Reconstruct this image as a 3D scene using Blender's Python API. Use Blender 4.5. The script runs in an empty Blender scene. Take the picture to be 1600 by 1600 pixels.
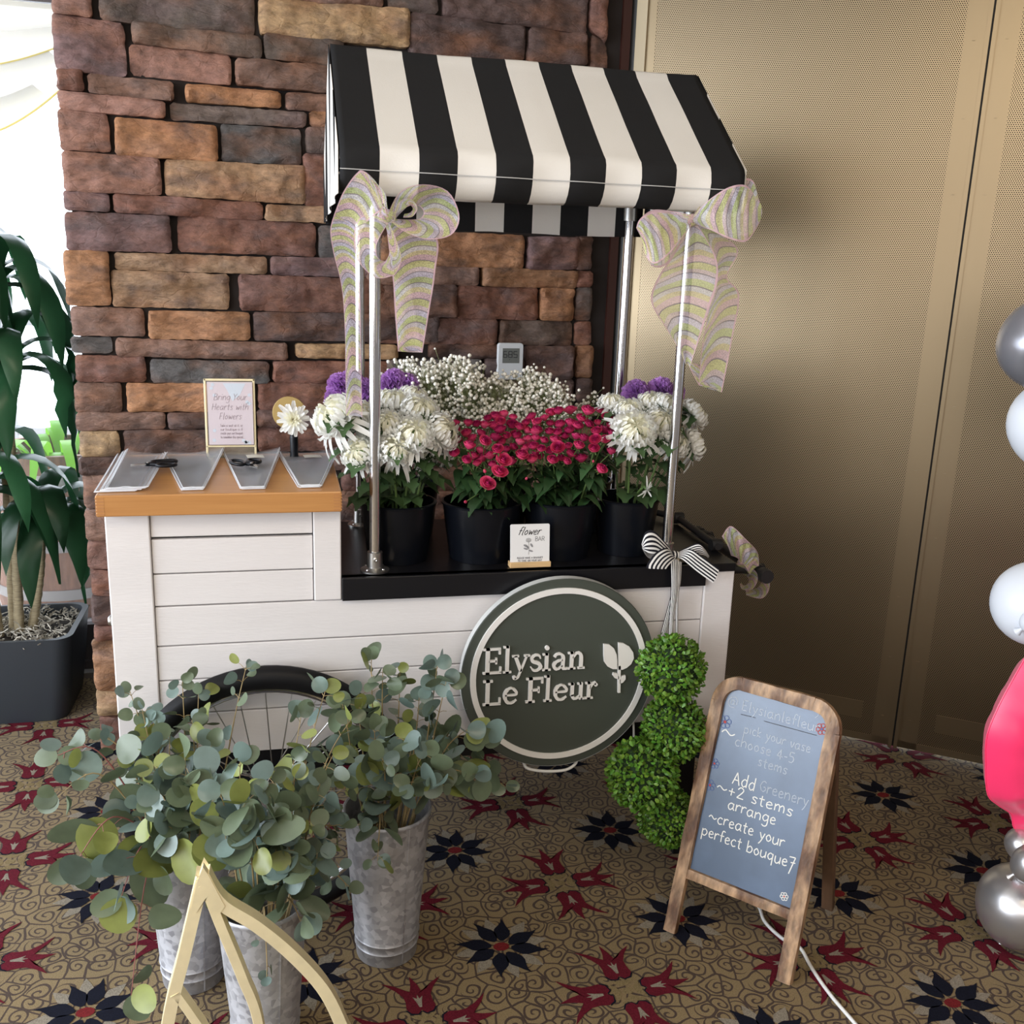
import bpy, math, random
from mathutils import Vector as V, Matrix, noise
PI = math.pi
S = bpy.context.scene
COL = S.collection
random.seed(7)

# ------------------------------------------------------------------ camera
CAM = V((0.3886, -2.2869, 1.6167)); YAW, PITCH, ROLL, FPX = 0.2361, -0.2435, 0.0348, 1540.13
_f = V((math.sin(YAW)*math.cos(PITCH), math.cos(YAW)*math.cos(PITCH), math.sin(PITCH)))
_r = V((math.cos(YAW), -math.sin(YAW), 0)); _u = _r.cross(_f)
RT = _r*math.cos(ROLL) + _u*math.sin(ROLL); UP = _u*math.cos(ROLL) - _r*math.sin(ROLL)
cam = bpy.data.cameras.new('camera'); co = bpy.data.objects.new('camera', cam); COL.objects.link(co)
co.matrix_world = Matrix(((RT.x, UP.x, -_f.x, CAM.x), (RT.y, UP.y, -_f.y, CAM.y), (RT.z, UP.z, -_f.z, CAM.z), (0, 0, 0, 1)))
cam.sensor_width = 36; cam.lens = 36*FPX/1600; cam.clip_start = .05
S.camera = co

def ray(u, v): return _f + RT*((u-800)/FPX) + UP*((800-v)/FPX)
def P(u, v, y):                       # the point of the plane y = const seen at a photo pixel
    d = ray(u, v); return CAM + d*((y-CAM.y)/d.y)
def PZ(u, v, z):
    d = ray(u, v); return CAM + d*((z-CAM.z)/d.z)

# ------------------------------------------------------------------ world, lights, exposure
S.view_settings.view_transform = 'Standard'; S.view_settings.look = 'None'
S.view_settings.exposure = 0.0; S.view_settings.gamma = 1; S.view_settings.use_curve_mapping = False
w = bpy.data.worlds.new('daylight'); S.world = w; w.use_nodes = True
nt = w.node_tree; nt.nodes.clear()
def nd(t, typ, **k):
    n = t.nodes.new(typ)
    for a, b in k.items(): setattr(n, a, b)
    return n
o_ = nd(nt, 'ShaderNodeOutputWorld'); bg = nd(nt, 'ShaderNodeBackground'); nt.links.new(bg.outputs[0], o_.inputs[0])
tc = nd(nt, 'ShaderNodeTexCoord'); vm = nd(nt, 'ShaderNodeVectorMath', operation='DOT_PRODUCT')
nt.links.new(tc.outputs['Generated'], vm.inputs[0]); vm.inputs[1].default_value = V((-.62, .78, .05)).normalized()
mr = nd(nt, 'ShaderNodeMapRange', interpolation_type='SMOOTHSTEP'); nt.links.new(vm.outputs['Value'], mr.inputs[0])
mr.inputs[1].default_value = -.15; mr.inputs[2].default_value = .75
mx = nd(nt, 'ShaderNodeMix', data_type='RGBA'); nt.links.new(mr.outputs[0], mx.inputs[0])
mx.inputs[6].default_value = (.27, .245, .235, 1); mx.inputs[7].default_value = (5.6, 6.1, 6.8, 1)   # room behind us / open sky beyond the windows
nt.links.new(mx.outputs[2], bg.inputs[0]); bg.inputs[1].default_value = 1.0

def area(name, loc, aim, sx, sy, power, col):
    l = bpy.data.lights.new(name, 'AREA'); l.shape = 'RECTANGLE'; l.size = sx; l.size_y = sy; l.energy = power; l.color = col
    o = bpy.data.objects.new(name, l); COL.objects.link(o); o.location = loc
    o.rotation_euler = (V(aim)-V(loc)).to_track_quat('-Z', 'Y').to_euler(); return o
area('window_daylight', (-3.2, -1.7, 1.7), (.7, -.2, 1.2), 3.2, 1.9, 172, (.86, .92, 1.0))
area('rear_window_daylight', (-1.9, -5.3, 2.1), (1.0, .2, 1.3), 3.6, 1.7, 66, (1.0, .94, .90))
area('ceiling_light', (.9, -2.5, 3.12), (1.0, -1.6, 0), 1.0, 1.0, 34, (1.0, .84, .62))

# ------------------------------------------------------------------ materials
def base_mat(name):
    m = bpy.data.materials.new(name); m.use_nodes = True
    t = m.node_tree; b = t.nodes['Principled BSDF']; return m, t, b
def mat(name, col, rough=.6, metal=0, var=0, scale=20, bump=0, bscale=None, tint=False, spec=.5, alpha=None, trans=0, sheen=0, stretch=(1, 1, 1), emit=None, coat=0):
    m, t, b = base_mat(name)
    b.inputs['Base Color'].default_value = (*col, 1); b.inputs['Roughness'].default_value = rough
    b.inputs['Metallic'].default_value = metal; b.inputs['Specular IOR Level'].default_value = spec
    b.inputs['Coat Weight'].default_value = coat
    if sheen: b.inputs['Sheen Weight'].default_value = sheen
    src = None
    if tint:
        a = nd(t, 'ShaderNodeAttribute', attribute_name='tint')
        mm = nd(t, 'ShaderNodeMix', data_type='RGBA', blend_type='MULTIPLY'); mm.inputs[0].default_value = 1
        mm.inputs[6].default_value = (*col, 1); t.links.new(a.outputs['Color'], mm.inputs[7]); src = mm.outputs[2]
    if var or bump:
        c = nd(t, 'ShaderNodeTexCoord'); mp = nd(t, 'ShaderNodeMapping'); mp.inputs['Scale'].default_value = stretch
        t.links.new(c.outputs['Object'], mp.inputs[0])
        n = nd(t, 'ShaderNodeTexNoise'); n.inputs['Scale'].default_value = scale; n.inputs['Detail'].default_value = 6
        t.links.new(mp.outputs[0], n.inputs[0])
        if var:
            r = nd(t, 'ShaderNodeMapRange'); r.inputs[1].default_value = .3; r.inputs[2].default_value = .7
            r.inputs[3].default_value = 1-var; r.inputs[4].default_value = 1+var; t.links.new(n.outputs[0], r.inputs[0])
            mm = nd(t, 'ShaderNodeMix', data_type='RGBA', blend_type='MULTIPLY'); mm.inputs[0].default_value = 1
            mm.inputs[6].default_value = (*col, 1)
            if src: t.links.new(src, mm.inputs[6])
            t.links.new(r.outputs[0], mm.inputs[7]); src = mm.outputs[2]
        if bump:
            bn = nd(t, 'ShaderNodeBump'); bn.inputs['Strength'].default_value = bump; bn.inputs['Distance'].default_value = .004
            if bscale:
                n = nd(t, 'ShaderNodeTexNoise'); n.inputs['Scale'].default_value = bscale; n.inputs['Detail'].default_value = 4
                t.links.new(mp.outputs[0], n.inputs[0])
            t.links.new(n.outputs[0], bn.inputs['Height']); t.links.new(bn.outputs[0], b.inputs['Normal'])
    if src: t.links.new(src, b.inputs['Base Color'])
    if trans:      # thin leaf or petal that lets light through
        out = t.nodes['Material Output']; tr = nd(t, 'ShaderNodeBsdfTranslucent'); ms = nd(t, 'ShaderNodeMixShader')
        ms.inputs[0].default_value = trans
        if src: t.links.new(src, tr.inputs[0])
        else: tr.inputs[0].default_value = (*col, 1)
        t.links.new(b.outputs[0], ms.inputs[1]); t.links.new(tr.outputs[0], ms.inputs[2]); t.links.new(ms.outputs[0], out.inputs[0])
    return m
def mth(t, op, a, b=None, c=None):
    n = nd(t, 'ShaderNodeMath', operation=op)
    for i, x in enumerate((a, b, c)):
        if x is None: continue
        if isinstance(x, (int, float)): n.inputs[i].default_value = x
        else: t.links.new(x, n.inputs[i])
    return n.outputs[0]
def mixc(t, f, a, b):
    n = nd(t, 'ShaderNodeMix', data_type='RGBA')
    for s, x in ((0, f), (6, a), (7, b)):
        if isinstance(x, tuple): n.inputs[s].default_value = (*x, 1)
        elif isinstance(x, (int, float)): n.inputs[s].default_value = x
        else: t.links.new(x, n.inputs[s])
    return n.outputs[2]

M = {}
M['white'] = mat('white_painted_wood', (.75, .72, .715), .45, var=.03, scale=3, bump=.15, bscale=40, stretch=(1, 1, 6))
M['black'] = mat('black_painted_wood', (.006, .006, .008), .36, bump=.1, bscale=30, spec=.35)
M['chrome'] = mat('polished_chrome', (.72, .72, .74), .14, 1)
M['steel'] = mat('dull_steel', (.55, .54, .52), .32, 1, var=.1, scale=60)
M['iron'] = mat('black_iron_pipe', (.012, .012, .013), .5)
M['rubber'] = mat('black_rubber', (.007, .007, .008), .5, spec=.22)
M['bucket_black'] = mat('black_plastic', (.004, .005, .008), .28, spec=.28)
M['gold'] = mat('brushed_gold', (.93, .82, .53), .40, .35, var=.06, scale=30)
M['gold_flat'] = mat('gold_disc', (.52, .37, .14), .45, .35)
M['green_sign'] = mat('dark_green_board', (.058, .068, .055), .6)
M['offwhite'] = mat('raised_white_lettering', (.82, .80, .77), .5)
M['card'] = mat('white_card', (.80, .80, .80), .5)
M['ink'] = mat('black_ink', (.03, .03, .035), .7)
M['greyink'] = mat('grey_ink', (.28, .28, .29), .7)
M['mauveink'] = mat('mauve_ink', (.33, .26, .30), .6)
M['pinewood'] = mat('light_pine', (.68, .45, .22), .5, var=.15, scale=12, stretch=(1, 8, 8))
M['plastic_white'] = mat('white_plastic', (.72, .75, .77), .35)
M['lcd'] = mat('lcd_glass', (.17, .18, .165), .2)
M['leaf_euc'] = mat('eucalyptus_leaf', (.80, .80, .80), .36, tint=True, trans=.15, var=.14, scale=25)
M['twig'] = mat('eucalyptus_twig', (.30, .22, .10), .6, var=.25, scale=15)
M['redtwig'] = mat('reddish_twig', (.24, .08, .07), .6)
M['leaf_rose'] = mat('rose_leaf', (.024, .058, .020), .4, tint=True, trans=.15)
M['leaf_mum'] = mat('chrysanthemum_leaf', (.05, .10, .035), .55, tint=True, trans=.15)
M['stem'] = mat('green_stem', (.10, .17, .05), .5)
M['mum_white'] = mat('white_petal', (.95, .95, .92), .5, trans=.4)
M['mum_cream'] = mat('cream_petal', (.95, .93, .78), .5, trans=.4)
M['rose'] = mat('hot_pink_petal', (1, 1, 1), .4, tint=True, trans=.25)
M['carn'] = mat('purple_petal', (1, 1, 1), .6, tint=True, trans=.35)
M['gyp'] = mat('tiny_white_blossom', (.84, .82, .74), .7)
M['gypstem'] = mat('gypsophila_stem', (.22, .26, .11), .6)
M['box'] = mat('boxwood_leaf', (1, 1, 1), .36, tint=True, trans=.2)
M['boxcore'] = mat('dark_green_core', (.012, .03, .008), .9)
M['drac'] = mat('dracaena_leaf', (.022, .085, .035), .3, tint=True, var=.25, scale=6, trans=.3)
M['cane'] = mat('pale_cane', (.36, .30, .19), .8, var=.3, scale=30, stretch=(1, 1, 6), bump=.5)
M['pot'] = mat('charcoal_planter', (.035, .042, .052), .42)
M['moss'] = mat('grey_moss', (.42, .39, .33), .95, var=.35, scale=40)
M['soil'] = mat('dark_soil', (.03, .022, .016), 1)
M['bark'] = None
M['darkbark'] = mat('dark_leg_wood', (.12, .065, .035), .6, var=.3, scale=9, stretch=(3, 3, .6))
M['cablewhite'] = mat('white_cable_plastic', (.78, .78, .76), .4)
M['pearl'] = mat('white_latex_balloon', (.80, .84, .90), .22, trans=.25)
M['silver'] = mat('silver_chrome_balloon', (.62, .61, .62), .3, .85)
M['greyb'] = mat('grey_metallic_balloon', (.30, .30, .33), .25, .6)
M['pinkfoil'] = mat('hot_pink_satin', (.90, .035, .14), .35, sheen=.2)
M['mortar'] = mat('dark_mortar', (.022, .016, .014), .95)
M['darkred'] = mat('dark_mahogany_trim', (.045, .014, .010), .45)
M['blacktrim'] = mat('black_trim', (.012, .012, .013), .5)
M['creamtrim'] = mat('cream_metal_channel', (.52, .43, .28), .4)
M['ceil'] = mat('ceiling_plaster', (.62, .58, .52), .9)
M['frame'] = mat('dark_window_frame', (.10, .085, .085), .5)
M['sill'] = mat('grey_sill', (.30, .28, .26), .5)
M['concrete'] = mat('patio_concrete', (.60, .58, .55), .9, var=.1, scale=4)
M['stave'] = mat('barrel_staves', (.24, .115, .065), .6, var=.3, scale=8, stretch=(6, 6, .7))
M['hoop'] = mat('barrel_hoop', (.35, .32, .30), .5, .4)
M['whitemetal'] = mat('white_metal_rail', (.75, .77, .80), .5)
M['brightleaf'] = mat('bright_green_leaf', (.22, .55, .03), .4, trans=.4)

def mat_galv():
    m, t, b = base_mat('galvanized_steel')
    c = nd(t, 'ShaderNodeTexCoord'); n = nd(t, 'ShaderNodeTexVoronoi'); n.inputs['Scale'].default_value = 75; t.links.new(c.outputs['Object'], n.inputs[0])
    n2 = nd(t, 'ShaderNodeTexNoise'); n2.inputs['Scale'].default_value = 22; t.links.new(c.outputs['Object'], n2.inputs[0])
    sp = nd(t, 'ShaderNodeSeparateColor'); t.links.new(n.outputs['Color'], sp.inputs[0])
    f = mth(t, 'ADD', mth(t, 'MULTIPLY', sp.outputs[0], .5), mth(t, 'MULTIPLY', n2.outputs[0], .5))
    t.links.new(mixc(t, f, (.22, .22, .24), (.62, .62, .64)), b.inputs['Base Color'])
    t.links.new(mth(t, 'MULTIPLY_ADD', f, .2, .40), b.inputs['Roughness']); b.inputs['Metallic'].default_value = .6
    return m
M['galv'] = mat_galv()

def mat_stone():
    m, t, b = base_mat('ledge_stone')
    a = nd(t, 'ShaderNodeAttribute', attribute_name='tint'); c = nd(t, 'ShaderNodeTexCoord')
    mp = nd(t, 'ShaderNodeMapping'); mp.inputs['Scale'].default_value = (1, 1, 2.0); t.links.new(c.outputs['Object'], mp.inputs[0])
    def nz(scale, det, rough=.5, src=mp):
        n = nd(t, 'ShaderNodeTexNoise'); n.inputs['Scale'].default_value = scale; n.inputs['Detail'].default_value = det; n.inputs['Roughness'].default_value = rough; t.links.new(src.outputs[0], n.inputs[0]); return n.outputs[0]
    def rng(x, a0, a1, b0=0, b1=1):
        r = nd(t, 'ShaderNodeMapRange'); r.inputs[1].default_value = a0; r.inputs[2].default_value = a1; r.inputs[3].default_value = b0; r.inputs[4].default_value = b1; t.links.new(x, r.inputs[0]); return r.outputs[0]
    n1, n2, n3, n4 = nz(6, 5), nz(30, 9, .72), nz(10, 4), nz(4.5, 3)
    c1 = mixc(t, mth(t, 'MULTIPLY', rng(n1, .46, .70), .55), a.outputs['Color'], (.30, .13, .065))
    c2 = mixc(t, mth(t, 'MULTIPLY', rng(n3, .52, .70), .55), c1, (.085, .066, .066))
    c3 = mixc(t, mth(t, 'MULTIPLY', rng(n4, .55, .75), .35), c2, (.27, .18, .18))
    vo = nd(t, 'ShaderNodeTexVoronoi', feature='DISTANCE_TO_EDGE'); vo.inputs['Scale'].default_value = 7; vm2 = nd(t, 'ShaderNodeVectorMath', operation='MULTIPLY_ADD')
    nv = nd(t, 'ShaderNodeTexNoise'); nv.inputs['Scale'].default_value = 8; t.links.new(mp.outputs[0], nv.inputs[0]); t.links.new(nv.outputs['Color'], vm2.inputs[0]); vm2.inputs[1].default_value = (.16, .16, .16); t.links.new(mp.outputs[0], vm2.inputs[2]); t.links.new(vm2.outputs[0], vo.inputs['Vector'])
    crack = rng(vo.outputs['Distance'], .0, .035)
    mm = nd(t, 'ShaderNodeMix', data_type='RGBA', blend_type='MULTIPLY'); mm.inputs[0].default_value = 1; t.links.new(c3, mm.inputs[6])
    t.links.new(mth(t, 'MULTIPLY', rng(n2, .3, .7, .55, 1.45), mth(t, 'MULTIPLY_ADD', crack, .06, .94)), mm.inputs[7])
    t.links.new(mm.outputs[2], b.inputs['Base Color']); b.inputs['Roughness'].default_value = .52; b.inputs['Specular IOR Level'].default_value = .4
    h = mth(t, 'ADD', mth(t, 'MULTIPLY', n2, .8), mth(t, 'ADD', mth(t, 'MULTIPLY', n3, 1.2), mth(t, 'MULTIPLY', crack, .10)))
    bn = nd(t, 'ShaderNodeBump'); bn.inputs['Strength'].default_value = .9; bn.inputs['Distance'].default_value = .010
    t.links.new(h, bn.inputs['Height']); t.links.new(bn.outputs[0], b.inputs['Normal'])
    return m
M['stone'] = mat_stone()

def mat_perf():
    m, t, b = base_mat('perforated_tan_metal')
    c = nd(t, 'ShaderNodeTexCoord'); s = nd(t, 'ShaderNodeSeparateXYZ'); t.links.new(c.outputs['Object'], s.inputs[0])
    px = .0064; pz = px*.866
    row = mth(t, 'FLOOR', mth(t, 'DIVIDE', s.outputs[2], pz))
    off = mth(t, 'MULTIPLY', mth(t, 'MODULO', mth(t, 'ABSOLUTE', row), 2), .5)
    fx = mth(t, 'SUBTRACT', mth(t, 'FRACT', mth(t, 'ADD', mth(t, 'DIVIDE', s.outputs[0], px), off)), .5)
    fz = mth(t, 'MULTIPLY', mth(t, 'SUBTRACT', mth(t, 'FRACT', mth(t, 'DIVIDE', s.outputs[2], pz)), .5), .866)
    d = mth(t, 'SQRT', mth(t, 'ADD', mth(t, 'MULTIPLY', fx, fx), mth(t, 'MULTIPLY', fz, fz)))
    mask = nd(t, 'ShaderNodeMapRange', interpolation_type='SMOOTHSTEP'); mask.inputs[1].default_value = .24; mask.inputs[2].default_value = .38; t.links.new(d, mask.inputs[0])
    t.links.new(mixc(t, mask.outputs[0], (.040, .029, .019), (.36, .285, .185)), b.inputs['Base Color'])
    b.inputs['Roughness'].default_value = .36; b.inputs['Metallic'].default_value = .9
    return m
M['perf'] = mat_perf()
M['tanmetal'] = mat('solid_tan_metal', (.29, .228, .145), .38, .9)

def mat_carpet():
    m, t, b = base_mat('patterned_carpet')
    c = nd(t, 'ShaderNodeTexCoord'); n0 = nd(t, 'ShaderNodeTexNoise'); n0.inputs['Scale'].default_value = 14; n0.inputs['Detail'].default_value = 1; t.links.new(c.outputs['Object'], n0.inputs[0])
    va = nd(t, 'ShaderNodeVectorMath', operation='MULTIPLY_ADD'); t.links.new(n0.outputs['Color'], va.inputs[0]); va.inputs[1].default_value = (.03, .03, 0); t.links.new(c.outputs['Object'], va.inputs[2])
    sc = nd(t, 'ShaderNodeVectorMath', operation='MULTIPLY'); t.links.new(va.outputs[0], sc.inputs[0]); sc.inputs[1].default_value = (18, 18, 0)
    vo = nd(t, 'ShaderNodeTexVoronoi', voronoi_dimensions='2D'); vo.inputs['Scale'].default_value = 1; vo.inputs['Randomness'].default_value = .75; t.links.new(sc.outputs[0], vo.inputs[0])
    ve = nd(t, 'ShaderNodeTexVoronoi', voronoi_dimensions='2D', feature='DISTANCE_TO_EDGE'); ve.inputs['Scale'].default_value = 1; ve.inputs['Randomness'].default_value = .75; t.links.new(sc.outputs[0], ve.inputs[0])
    df = nd(t, 'ShaderNodeVectorMath', operation='SUBTRACT'); t.links.new(sc.outputs[0], df.inputs[0]); t.links.new(vo.outputs['Position'], df.inputs[1])
    s = nd(t, 'ShaderNodeSeparateXYZ'); t.links.new(df.outputs[0], s.inputs[0])
    ang = mth(t, 'DIVIDE', mth(t, 'ARCTAN2', s.outputs[1], s.outputs[0]), 2*PI)
    cs = nd(t, 'ShaderNodeSeparateColor'); t.links.new(vo.outputs['Color'], cs.inputs[0])
    sg = mth(t, 'SUBTRACT', mth(t, 'MULTIPLY', mth(t, 'GREATER_THAN', cs.outputs[0], .5), 2), 1)
    ph = mth(t, 'FRACT', mth(t, 'ADD', mth(t, 'ADD', mth(t, 'MULTIPLY', vo.outputs['Distance'], 3.4), mth(t, 'MULTIPLY', ang, sg)), cs.outputs[1]))
    sp = mth(t, 'LESS_THAN', mth(t, 'ABSOLUTE', mth(t, 'SUBTRACT', ph, .5)), .165)
    near = mth(t, 'MULTIPLY', mth(t, 'GREATER_THAN', vo.outputs['Distance'], .05), mth(t, 'LESS_THAN', vo.outputs['Distance'], .47))
    sp = mth(t, 'MULTIPLY', sp, near)
    ed = mth(t, 'LESS_THAN', ve.outputs['Distance'], .045)
    ln = mth(t, 'MAXIMUM', sp, ed)
    fz = nd(t, 'ShaderNodeTexNoise'); fz.inputs['Scale'].default_value = 420; fz.inputs['Detail'].default_value = 2; t.links.new(c.outputs['Object'], fz.inputs[0])
    big = nd(t, 'ShaderNodeTexNoise'); big.inputs['Scale'].default_value = 3; t.links.new(c.outputs['Object'], big.inputs[0])
    base = mixc(t, big.outputs[0], (.185, .130, .060), (.245, .175, .082))
    col = mixc(t, mth(t, 'MULTIPLY', ln, .92), base, (.040, .021, .015))
    fr = nd(t, 'ShaderNodeMapRange'); fr.inputs[1].default_value = .3; fr.inputs[2].default_value = .7; fr.inputs[3].default_value = .7; fr.inputs[4].default_value = 1.3; t.links.new(fz.outputs[0], fr.inputs[0])
    mm = nd(t, 'ShaderNodeMix', data_type='RGBA', blend_type='MULTIPLY'); mm.inputs[0].default_value = 1; t.links.new(col, mm.inputs[6]); t.links.new(fr.outputs[0], mm.inputs[7])
    t.links.new(mm.outputs[2], b.inputs['Base Color']); b.inputs['Roughness'].default_value = .95; b.inputs['Specular IOR Level'].default_value = .15; b.inputs['Sheen Weight'].default_value = .15
    bn = nd(t, 'ShaderNodeBump'); bn.inputs['Strength'].default_value = .5; bn.inputs['Distance'].default_value = .003; t.links.new(fz.outputs[0], bn.inputs['Height']); t.links.new(bn.outputs[0], b.inputs['Normal'])
    return m
M['carpet'] = mat_carpet()
def carpet_yarn(name, col): return mat(name, col, .95, var=.35, scale=350, spec=.15)
M['c_red'] = carpet_yarn('carpet_red', (.105, .008, .017)); M['c_navy'] = carpet_yarn('carpet_navy', (.006, .007, .015))
M['c_cream'] = carpet_yarn('carpet_cream', (.235, .205, .16)); M['c_grey'] = carpet_yarn('carpet_olive_grey', (.20, .15, .075)); M['c_redc'] = carpet_yarn('carpet_red_centre', (.15, .014, .016))

def mat_stripe(name, c1, c2, period, rough=.8):      # stripes across the u coordinate
    m, t, b = base_mat(name)
    uv = nd(t, 'ShaderNodeUVMap', uv_map='uv'); s = nd(t, 'ShaderNodeSeparateXYZ'); t.links.new(uv.outputs[0], s.inputs[0])
    f = mth(t, 'LESS_THAN', mth(t, 'FRACT', mth(t, 'DIVIDE', s.outputs[0], period)), .5)
    t.links.new(mixc(t, f, c1, c2), b.inputs['Base Color']); b.inputs['Roughness'].default_value = rough; b.inputs['Specular IOR Level'].default_value = .2
    c = nd(t, 'ShaderNodeTexCoord'); n = nd(t, 'ShaderNodeTexNoise'); n.inputs['Scale'].default_value = 300; t.links.new(c.outputs['Object'], n.inputs[0])
    bn = nd(t, 'ShaderNodeBump'); bn.inputs['Strength'].default_value = .12; bn.inputs['Distance'].default_value = .002; t.links.new(n.outputs[0], bn.inputs['Height']); t.links.new(bn.outputs[0], b.inputs['Normal'])
    return m, t, b
M['awning'] = mat_stripe('striped_canvas', (.80, .77, .72), (.016, .016, .017), 2)[0]
M['ribbon_bw'] = mat_stripe('black_white_ribbon', (.82, .81, .79), (.015, .015, .022), .2)[0]

def mat_organza():
    m, t, b = base_mat('striped_organza')
    uv = nd(t, 'ShaderNodeUVMap', uv_map='uv'); s = nd(t, 'ShaderNodeSeparateXYZ'); t.links.new(uv.outputs[0], s.inputs[0])
    u = mth(t, 'FRACT', mth(t, 'ADD', s.outputs[0], mth(t, 'ADD', mth(t, 'MULTIPLY', s.outputs[1], .30), mth(t, 'MULTIPLY', mth(t, 'SINE', mth(t, 'MULTIPLY', s.outputs[1], 3.1)), .22))))
    r = nd(t, 'ShaderNodeValToRGB'); r.color_ramp.interpolation = 'CONSTANT'
    cols = [(0, (.94, .68, .76)), (.16, (.84, .86, .42)), (.34, (.92, .76, .80)), (.46, (.80, .76, .92)), (.60, (.70, .80, .40)), (.76, (.90, .89, .93)), (.88, (.90, .82, .48))]
    e = r.color_ramp.elements; e[0].position = 0; e[0].color = (*cols[0][1], 1); e[1].position = cols[1][0]; e[1].color = (*cols[1][1], 1)
    for p_, c_ in cols[2:]: x = e.new(p_); x.color = (*c_, 1)
    t.links.new(u, r.inputs[0])
    # thin dark metallic threads where bands meet
    th = None
    for p_ in (.16, .46, .76):
        q = mth(t, 'LESS_THAN', mth(t, 'ABSOLUTE', mth(t, 'SUBTRACT', u, p_)), .012); th = q if th is None else mth(t, 'MAXIMUM', th, q)
    edge = mth(t, 'GREATER_THAN', mth(t, 'ABSOLUTE', mth(t, 'SUBTRACT', s.outputs[1], .5)), .465)
    col = mixc(t, th, r.outputs[0], (.30, .26, .30)); col = mixc(t, edge, col, (.90, .62, .70))
    t.links.new(col, b.inputs['Base Color']); b.inputs['Roughness'].default_value = .35
    g = nd(t, 'ShaderNodeTexNoise'); g.inputs['Scale'].default_value = 420; c = nd(t, 'ShaderNodeTexCoord'); t.links.new(c.outputs['Object'], g.inputs[0])
    out = t.nodes['Material Output']; tl = nd(t, 'ShaderNodeBsdfTranslucent'); t.links.new(col, tl.inputs[0])
    m1 = nd(t, 'ShaderNodeMixShader'); m1.inputs[0].default_value = .45; t.links.new(b.outputs[0], m1.inputs[1]); t.links.new(tl.outputs[0], m1.inputs[2])
    tp = nd(t, 'ShaderNodeBsdfTransparent'); m2 = nd(t, 'ShaderNodeMixShader')
    a = mth(t, 'ADD', mth(t, 'MULTIPLY', mth(t, 'GREATER_THAN', g.outputs[0], .5), .24), .52)
    a = mth(t, 'MAXIMUM', a, mth(t, 'MULTIPLY', mth(t, 'MAXIMUM', edge, th), .85))
    t.links.new(a, m2.inputs[0]); t.links.new(tp.outputs[0], m2.inputs[1]); t.links.new(m1.outputs[0], m2.inputs[2]); t.links.new(m2.outputs[0], out.inputs[0])
    return m
M['organza'] = mat_organza()

def mat_clear(name, tint, a_face=.18, rough=.12, fres=.6):
    m, t, b = base_mat(name)
    b.inputs['Base Color'].default_value = (*tint, 1); b.inputs['Roughness'].default_value = rough
    out = t.nodes['Material Output']; tp = nd(t, 'ShaderNodeBsdfTransparent'); ms = nd(t, 'ShaderNodeMixShader')
    lw = nd(t, 'ShaderNodeLayerWeight'); lw.inputs[0].default_value = .35
    t.links.new(mth(t, 'MULTIPLY_ADD', lw.outputs['Fresnel'], fres, a_face), ms.inputs[0]); t.links.new(tp.outputs[0], ms.inputs[1]); t.links.new(b.outputs[0], ms.inputs[2]); t.links.new(ms.outputs[0], out.inputs[0])
    return m
M['sleeve'] = mat_clear('clear_cellophane', (.84, .87, .94), .08, .07, .25)
M['sleeve_edge'] = mat('cellophane_edge', (.80, .84, .90), .3)
M['acrylic'] = mat_clear('clear_acrylic', (.8, .76, .6), .10)
M['glass'] = mat_clear('window_glass', (.8, .85, .9), .04, .02)
M['sheer'] = mat_clear('sheer_curtain_cloth', (.92, .90, .82), .35, .8)
M['goldedge'] = mat('gold_curtain_trim', (.95, .86, .45), .6, trans=.6)

def mat_butcher():
    m, t, b = base_mat('butcher_block')
    c = nd(t, 'ShaderNodeTexCoord'); mp = nd(t, 'ShaderNodeMapping'); mp.inputs['Scale'].default_value = (2.2, 40, 40); t.links.new(c.outputs['Object'], mp.inputs[0])
    n = nd(t, 'ShaderNodeTexNoise'); n.inputs['Scale'].default_value = 2.5; n.inputs['Detail'].default_value = 5; t.links.new(mp.outputs[0], n.inputs[0])
    s = nd(t, 'ShaderNodeSeparateXYZ'); t.links.new(c.outputs['Object'], s.inputs[0])
    st = nd(t, 'ShaderNodeTexWhiteNoise', noise_dimensions='2D'); cb = nd(t, 'ShaderNodeCombineXYZ')
    t.links.new(mth(t, 'FLOOR', mth(t, 'DIVIDE', s.outputs[1], .04)), cb.inputs[0]); t.links.new(cb.outputs[0], st.inputs[0])
    f = mth(t, 'ADD', mth(t, 'MULTIPLY', n.outputs[0], .7), mth(t, 'MULTIPLY', st.outputs[0], .3))
    t.links.new(mixc(t, f, (.40, .17, .05), (.62, .32, .11)), b.inputs['Base Color']); b.inputs['Roughness'].default_value = .32
    return m
M['butcher'] = mat_butcher()

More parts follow.
